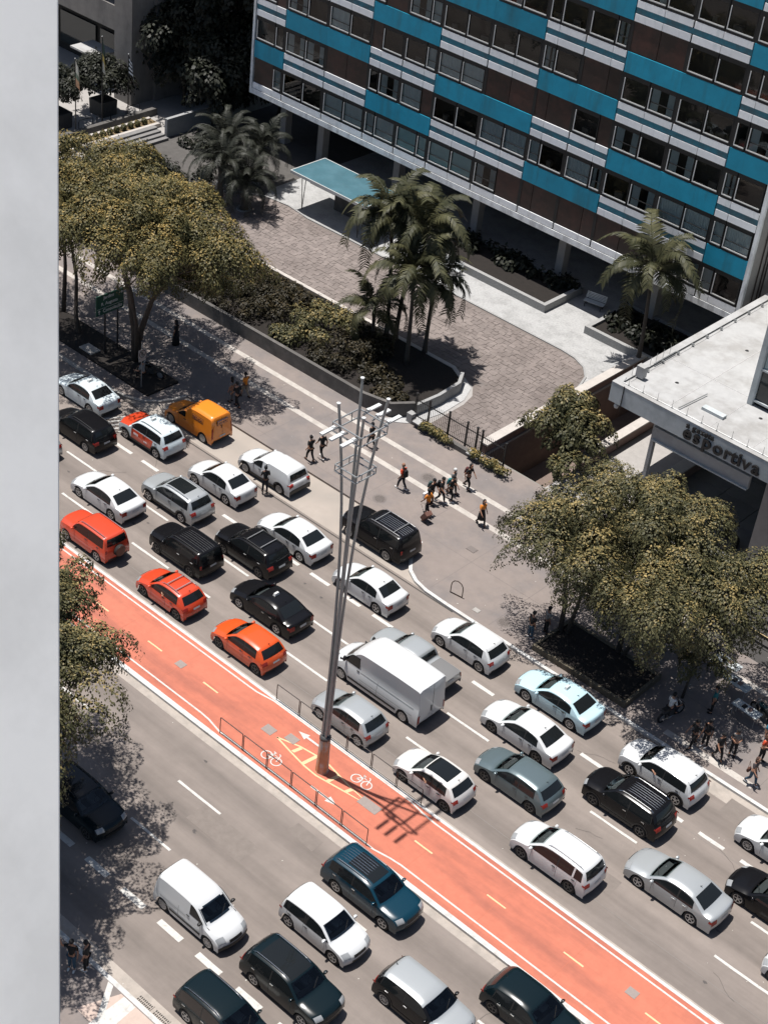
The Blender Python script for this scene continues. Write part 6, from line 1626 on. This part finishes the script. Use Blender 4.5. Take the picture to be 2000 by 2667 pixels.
def person_meshes(nm, female=False):
    key = (nm, female)
    if key in MESH_P: return MESH_P[key]
    q = POSES[nm]; ln = q['lean']; pz = q['pz']; sh = .165 if female else .19
    pel = (0, 0, pz); sp = (ln * .4, 0, pz + .24); ch = (ln * .8, 0, pz + .42); nk = (ln, 0, pz + .545); h0 = (ln + .02, 0, pz + .62)
    dz = pz - .92
    A = lambda p: (p[0] + ln * .6, p[1], p[2] + dz)
    def toe(a): return (a[0] + .17, a[1], max(.03, a[2] - .06))
    def dirn(a, b, d): v = (Vector(b) - Vector(a)).normalized() * d; return tuple(Vector(b) + v)
    V, E, Rr = [], [], []
    def add(p, r, par=None):
        V.append(p); Rr.append(r); i = len(V) - 1
        if par is not None: E.append((par, i))
        return i
    i0 = add(pel, .118); i1 = add(sp, .112, i0); i2 = add(ch, .125, i1); i3 = add(nk, .052, i2); i4 = add(h0, .055, i3)
    hands = []
    for s, e, w in ((1, A(q['el']), A(q['wl'])), (-1, A(q['er']), A(q['wr']))):
        a = add((ln * .8, s * sh * .92, pz + .47), .060, i2); b_ = add(e, .042, a); c = add(w, .030, b_); add(dirn(e, w, .07), .034, c)
        hands.append((e, w, s))
    for h, k, an in ((q['hl'], q['kl'], q['al']), (q['hr'], q['kr'], q['ar'])):
        a = add((h[0], h[1], h[2] - .06), .088, i0); b_ = add(k, .058, a); c = add(an, .040, b_); add(toe(an), .035, c)
    body = skin_mesh("person", V, E, Rr, SKIN)
    # head with nose, ears, eyes; fingers
    m = MB(); hc = Vector((ln + .035, 0, pz + .72)); 
    m.lathe([(.02, -.125), (.055, -.10), (.075, -.03), (.083, .03), (.078, .08), (.05, .115), (.001, .128)], 12, hc); m.v = [((v[0] - hc.x) * 1.12 + hc.x, v[1], v[2]) for v in m.v]
    m.add([hc + Vector((.088, -.014, -.025)), hc + Vector((.088, .014, -.025)), hc + Vector((.115, 0, -.03)), hc + Vector((.09, 0, .02))], [(0, 1, 2), (1, 3, 2), (3, 0, 2)])
    for s in (-1, 1):
        m.box(hc + Vector((0, s * .086, -.005)), (.035, .018, .055)); m.box(hc + Vector((.088, s * .033, .012)), (.008, .02, .01), mi=1)
    m.box(hc + Vector((.084, 0, -.062)), (.01, .045, .01), mi=1)
    for e, w, s in hands:
        d = (Vector(w) - Vector(e)).normalized(); side = Vector((0, 1, 0)).cross(d).normalized(); base = Vector(w) + d * .085
        for j in range(4):
            o = side * (.030 - .020 * j); l_ = (.062, .072, .068, .052)[j]
            m.path([base + o, base + o * 1.1 + d * l_ * .55, base + o * 1.1 + d * l_ + Vector((.012, -s * .02, 0))], [.0095, .009, .007], n=5)
        m.path([Vector(w) + d * .03 + side * .03, Vector(w) + d * .06 + side * .062, Vector(w) + d * .10 + side * .066], [.011, .010, .008], n=5)
    bm = bmesh.new(); bm.from_mesh(body); hm = m.mesh("tmph", [SKIN, M_letter]); bm.from_mesh(hm); body2 = bpy.data.meshes.new("person"); bm.to_mesh(body2); bm.free()
    body2.materials.append(SKIN); body2.materials.append(M_letter); bpy.data.meshes.remove(hm); bpy.data.meshes.remove(body)
    body2.polygons.foreach_set("use_smooth", [True] * len(body2.polygons))
    # shirt
    V, E, Rr = [], [], []
    i0 = add((0, 0, pz - .02), .130 if not female else .12); i1 = add(sp, .128 if not female else .108, i0); i2 = add(ch, .142 if not female else .125, i1); add((ln, 0, pz + .50), .075, i2)
    for s, e in ((1, A(q['el'])), (-1, A(q['er']))):
        a = add((ln * .8, s * sh * .92, pz + .47), .078, i2); add(tuple(Vector(V[a]).lerp(Vector(e), .8)), .060, a)
    shirt = skin_mesh("shirt", V, E, Rr, M_trim)
    V, E, Rr = [], [], []
    i0 = add((0, 0, pz + .02), .132)
    for h, k, an in ((q['hl'], q['kl'], q['al']), (q['hr'], q['kr'], q['ar'])):
        a = add((h[0], h[1], h[2] - .06), .102, i0); b_ = add(k, .074, a); add(tuple(Vector(k).lerp(Vector(an), .9)), .056, b_)
    trs = skin_mesh("trousers", V, E, Rr, M_trim)
    shoes = []
    for an in (q['al'], q['ar']):
        sm = MB(); sm.lathe([(.001, -.09), (.04, -.08), (.048, 0), (.05, .10), (.035, .17), (.001, .19)], 8, (an[0] + .02, an[1], max(.045, an[2] - .045)), 'X'); shoes.append(sm.mesh("shoe", M_trim, smooth=True))
    hm_ = MB(); hm_.lathe([(.094, -.01), (.098, .05), (.088, .10), (.055, .135), (.001, .148)], 12, (0, 0, 0)); hm_.v = [(v[0] * 1.12 - .012, v[1], v[2]) for v in hm_.v]
    hm_.add([(-.11, -.07, .05), (-.11, .07, .05), (-.08, .075, -.07), (-.08, -.075, -.07), (-.02, .098, .0), (-.02, -.098, .0)], [(0, 1, 2, 3), (1, 4, 2), (0, 3, 5)])
    hair = hm_.mesh("hair", M_trim, smooth=True)
    lm = MB(); lm.lathe([(.001, .15), (.06, .14), (.10, .08), (.108, 0), (.10, -.12), (.09, -.24), (.001, -.26)], 12); lm.v = [(v[0] * (1.0 if v[0] < 0 else (.35 if v[2] < .06 else 1)) - .03, v[1], v[2]) for v in lm.v]
    longh = lm.mesh("hair", M_trim, smooth=True)
    MESH_P[key] = (body2, shirt, trs, shoes, hair, longh, tuple(hc)); return MESH_P[key]
def cloth(c): return mat("cloth_%03d_%03d_%03d" % tuple(int(v * 999) for v in c), c, .85, var=.08, vscale=20)
BLK, NAVY, GRY, DENIM, BEIGE, WHT = (.006, .006, .007), (.008, .011, .02), (.16, .16, .16), (.035, .075, .115), (.30, .24, .17), (.58, .58, .56)
ORG, REDO, TEALC = (.62, .20, .02), (.50, .06, .02), (.02, .15, .16)
def person(x, y, face, ps, shirt, trouser, label, hair=BLK, long=False, female=False, skin=SKIN, shoe=BLK, h=1.0, z=SW, dress=None, group=None):
    body, sh, tr, so, ha, lo, hc = person_meshes(ps, female)
    o = link("person", body, None, (x, y, z), R(face)); o.scale = (h, h, h); tag(o, label, "person", group)
    def sub(nm, me, c):
        p = link(nm, me, o)
        p.material_slots[0].link = 'OBJECT'; p.material_slots[0].material = cloth(c); return p
    if skin is not SKIN: o.material_slots[0].link = 'OBJECT'; o.material_slots[0].material = skin
    sub("shirt", sh, shirt); sub("trousers", tr, trouser); [sub("shoe", s_, shoe) for s_ in so]
    p = sub("hair", lo if long else ha, hair); p.location = hc
    if dress is not None:
        b = MB(); b.lathe([(.13, 1.12), (.15, .95), (.20, .75), (.24, dress[1]), (.235, dress[1])], 14); b.lathe([(.235, dress[1]), (.001, dress[1] + .1)], 14)
        q = b.build("dress", cloth(dress[0]), o, smooth=True)
    return o
def backpack(x, y, face, label, c, z=1.22, back=.2):
    b = MB(); M = Matrix.Rotation(R(face), 3, 'Z')
    b.lathe([(.001, -.24), (.12, -.23), (.155, -.12), (.15, .08), (.11, .2), (.001, .23)], 12); b.v = [(v[0] * .62, v[1] * 1.05, v[2]) for v in b.v]
    b.box((-.09, 0, -.09), (.06, .2, .2), taper=.8)
    o = b.build("backpack", cloth(c), None, tuple(Vector((x, y, SW + z)) + M @ Vector((-back, 0, 0))), R(face), smooth=True, sharp=50); tag(o, label, "backpack")
    st = MB()
    for s in (-.1, .1): st.path([(.03, s, .16), (.16, s, .24), (.25, s, .14), (.26, s, -.02), (.12, s * 1.3, -.15)], .018, n=5)
    st.build("straps", cloth(c), o)
W1 = "people walking on the pavement"
person(-66.8, 61.6, 200, "stand", BLK, BLK, "person in a long dark robe standing in the golden tree's shade", dress=(BLK, .06), long=True, h=1.02)
person(-59.6, 60.75, 175, "walk", ORG, BEIGE, "person in an orange T-shirt and light trousers walking into the tree shade", skin=SKIN2)
person(-59.75, 59.75, 185, "stand", GRY, GRY, "person in grey walking in shade behind the orange van", female=True, long=True)
person(-59.1, 59.6, 180, "stride", BLK, BLK, "person in black in the tree shade beside the one in grey")
person(-51.75, 54.78, 150, "phone", BLK, NAVY, "dark-clad person with white papers between the white saloon and the white pickup", skin=SKIN2)
b = MB(); b.box((0, 0, 0), (.02, .34, .26))
tag(b.build("paper_sheet", M_white, None, (-52.02, 54.9, SW + 1.14), R(150)), "white papers held beside the small white pickup", "paper")
person(-52.3, 58.95, 165, "walk", BLK, BLK, "person in black T-shirt and trousers, nearer the kerb of two walking by the white pickup")
person(-52.1, 59.7, 165, "stride", BLK, BLK, "person in black with white shoes, farther from the kerb of the two by the pickup", shoe=WHT)
person(-51.0, 62.75, 170, "walk", BLK, BLK, "dark-clad walker seen through the lamp mast's frames on the pale band")
person(-47.0, 61.0, 175, "walk", REDO, NAVY, "bald person in an orange-red shirt striding along the pale band", hair=(.25, .13, .08), shoe=WHT, skin=SKIN2)
backpack(-47.0, 61.0, 175, "dark backpack on the walker in the orange-red shirt", BLK)
person(-45.0, 61.25, 0, "stride", BLK, BLK, "person in black with dark green backpack behind the suitcase puller")
backpack(-45.0, 61.25, 0, "dark green backpack of the walker behind the suitcase puller", (.02, .05, .05))
person(-44.75, 61.75, 10, "walk", BLK, NAVY, "person in black with black backpack in the middle of the walking group", shoe=WHT)
backpack(-44.75, 61.75, 10, "black backpack in the middle of the walking group", BLK)
person(-44.4, 60.25, 180, "stride", ORG, BLK, "person in a yellow-orange shirt pulling a brown suitcase", skin=SKIN2)
t = empty("suitcase", (-44.05, 59.75, SW), R(170)); tag(t, "brown wheeled suitcase pulled along the pavement", "suitcase")
b = MB(); M = Matrix.Rotation(R(-32), 3, 'Y'); b.box((.0, 0, .42), (.26, .44, .6), M=M); b.build("case", cloth((.12, .055, .04)), t)
b = MB(); b.path([(.16, -.12, .7), (.42, -.12, .98), (.42, .12, .98), (.16, .12, .7)], .012, n=5); b.build("pull_handle", M_trim, t)
for s in (-.16, .16):
    b = MB(); b.lathe([(.001, -.02), (.05, -.02), (.05, .02), (.001, .02)], 10, (-.2, s, .05), 'Y'); b.build("wheel", M_tyre, t)
b = MB(); b.box((0, 0, 0), (.12, .40, .34)); tag(b.build("white_box", M_white, None, (-44.78, 60.4, SW + 1.13), R(180)), "white box carried by the suitcase puller", "box")
person(-44.5, 62.35, 5, "stride", BLK, BLK, "person in black with a teal backpack on the pale band", shoe=WHT)
backpack(-44.5, 62.35, 5, "teal backpack on the walker beside the pale band", TEALC)
person(-44.9, 62.95, 0, "walk", GRY, BLK, "white-haired person in a dark patterned top behind the teal backpack", hair=(.55, .55, .53))
person(-44.6, 64.0, 0, "stride", BLK, BLK, "person in a dark sleeveless top walking close to the railing hedge", female=True, long=True)
backpack(-44.6, 64.0, 0, "dark red bag on the back of the walker near the railing hedge", (.08, .02, .02), 1.2)
person(-41.85, 61.9, 340, "walk", ORG, BLK, "person with long dark hair in orange top and flared black skirt", female=True, long=True, dress=(BLK, .45))
person(-33.95, 56.35, 70, "stand", BLK, DENIM, "person in dark jacket and jeans at the edge of the right-hand tree's shade", shoe=WHT)
person(-33.65, 57.25, 60, "stand", GRY, BLK, "person in a grey shirt leaning at the right-hand tree's stems", skin=SKIN2)
person(-25.62, 56.72, 80, "sit", WHT, NAVY, "rider in a white shirt sitting on the motorcycle in the shade", z=SW + .05)
person(-23.7, 56.05, 250, "walk", BLK, BLK, "leftmost of the four dark-clad people standing at the shaded pavement band")
person(-23.3, 56.5, 265, "stand", BLK, BLK, "second of the four dark-clad people at the shaded pavement band", shoe=WHT)
person(-22.4, 56.2, 330, "walk", BLK, BLK, "person in black with orange arm band, foremost of the four by the shaded band", skin=SKIN)
person(-22.05, 57.0, 300, "phone", (.13, .13, .13), BLK, "person in a black and white patterned top among the four by the shaded band", female=True)
person(-24.4, 58.8, 200, "stand", TEALC, BLK, "person in a teal shirt in deep shade by the vendor tables")
person(-20.4, 56.0, 350, "walk", (.05, .04, .04), DENIM, "person in jeans with brown shoulder bag walking in the sun", female=True, long=True, shoe=WHT, hair=(.06, .03, .02))
person(-20.9, 57.7, 350, "phone", REDO, BLK, "person in a red top looking down behind the one in jeans", female=True, long=True, hair=(.10, .05, .03))
person(-21.3, 58.8, 340, "stand", (.02, .16, .24), DENIM, "person in blue at the frame's side beyond the red top")
b = MB(); b.lathe([(.001, -.14), (.1, -.13), (.16, -.02), (.12, .1), (.001, .12)], 10); b.v = [(v[0] * 1.1, v[1] * .5, v[2]) for v in b.v]; b.path([(-.1, 0, .1), (0, .05, .5), (.1, 0, .1)], .012, n=5)
tag(b.build("shoulder_bag", cloth((.10, .045, .03)), None, (-20.60, 55.86, SW + .92), R(80), smooth=True, sharp=50), "brown shoulder bag of the walker in jeans", "bag")
person(-33.4, 26.35, 300, "wave", BLK, DENIM, "person in black raising an arm in the shade at the lower kerb", shoe=WHT, h=1.03)
person(-33.0, 26.75, 200, "stand", BLK, BLK, "person in black facing the waving one at the lower kerb", shoe=WHT)
person(-64.55, 56.95, 190, "sit", (.2, .2, .2), BLK, "rider sitting in deep shade by the no-parking sign", z=SW + .05)
# forearms resting on open car windows
def forearm(x, y, z, rz, label):
    V = [(0, 0, 0), (.22, .02, .03), (.40, .0, .02), (.48, 0, .0)]; me = skin_mesh("person", V, [(0, 1), (1, 2), (2, 3)], [.05, .045, .032, .034], SKIN)
    m = MB()
    for j in range(4): m.path([(.49, -.03 + .02 * j, 0), (.54, -.032 + .021 * j, .0), (.57, -.03 + .02 * j, -.02)], [.0095, .009, .007], n=5)
    m.path([(.42, .03, 0), (.46, .06, 0), (.50, .065, -.005)], [.011, .01, .008], n=5)
    bm = bmesh.new(); bm.from_mesh(me); hm = m.mesh("t", SKIN); bm.from_mesh(hm); bm.to_mesh(me); bm.free()
    o = link("person", me, None, (x, y, z), rz); tag(o, label, "person", "drivers with an arm out")
forearm(-48.25, 43.98, 1.02, R(-30), "driver's bare forearm resting on the red hatchback's door")
forearm(-30.75, 44.1, 1.02, R(-25), "driver's bare forearm on the pearl white hatchback's door")
forearm(-23.9, 52.4, 1.10, R(-25), "driver's forearm at the white crossover's window")
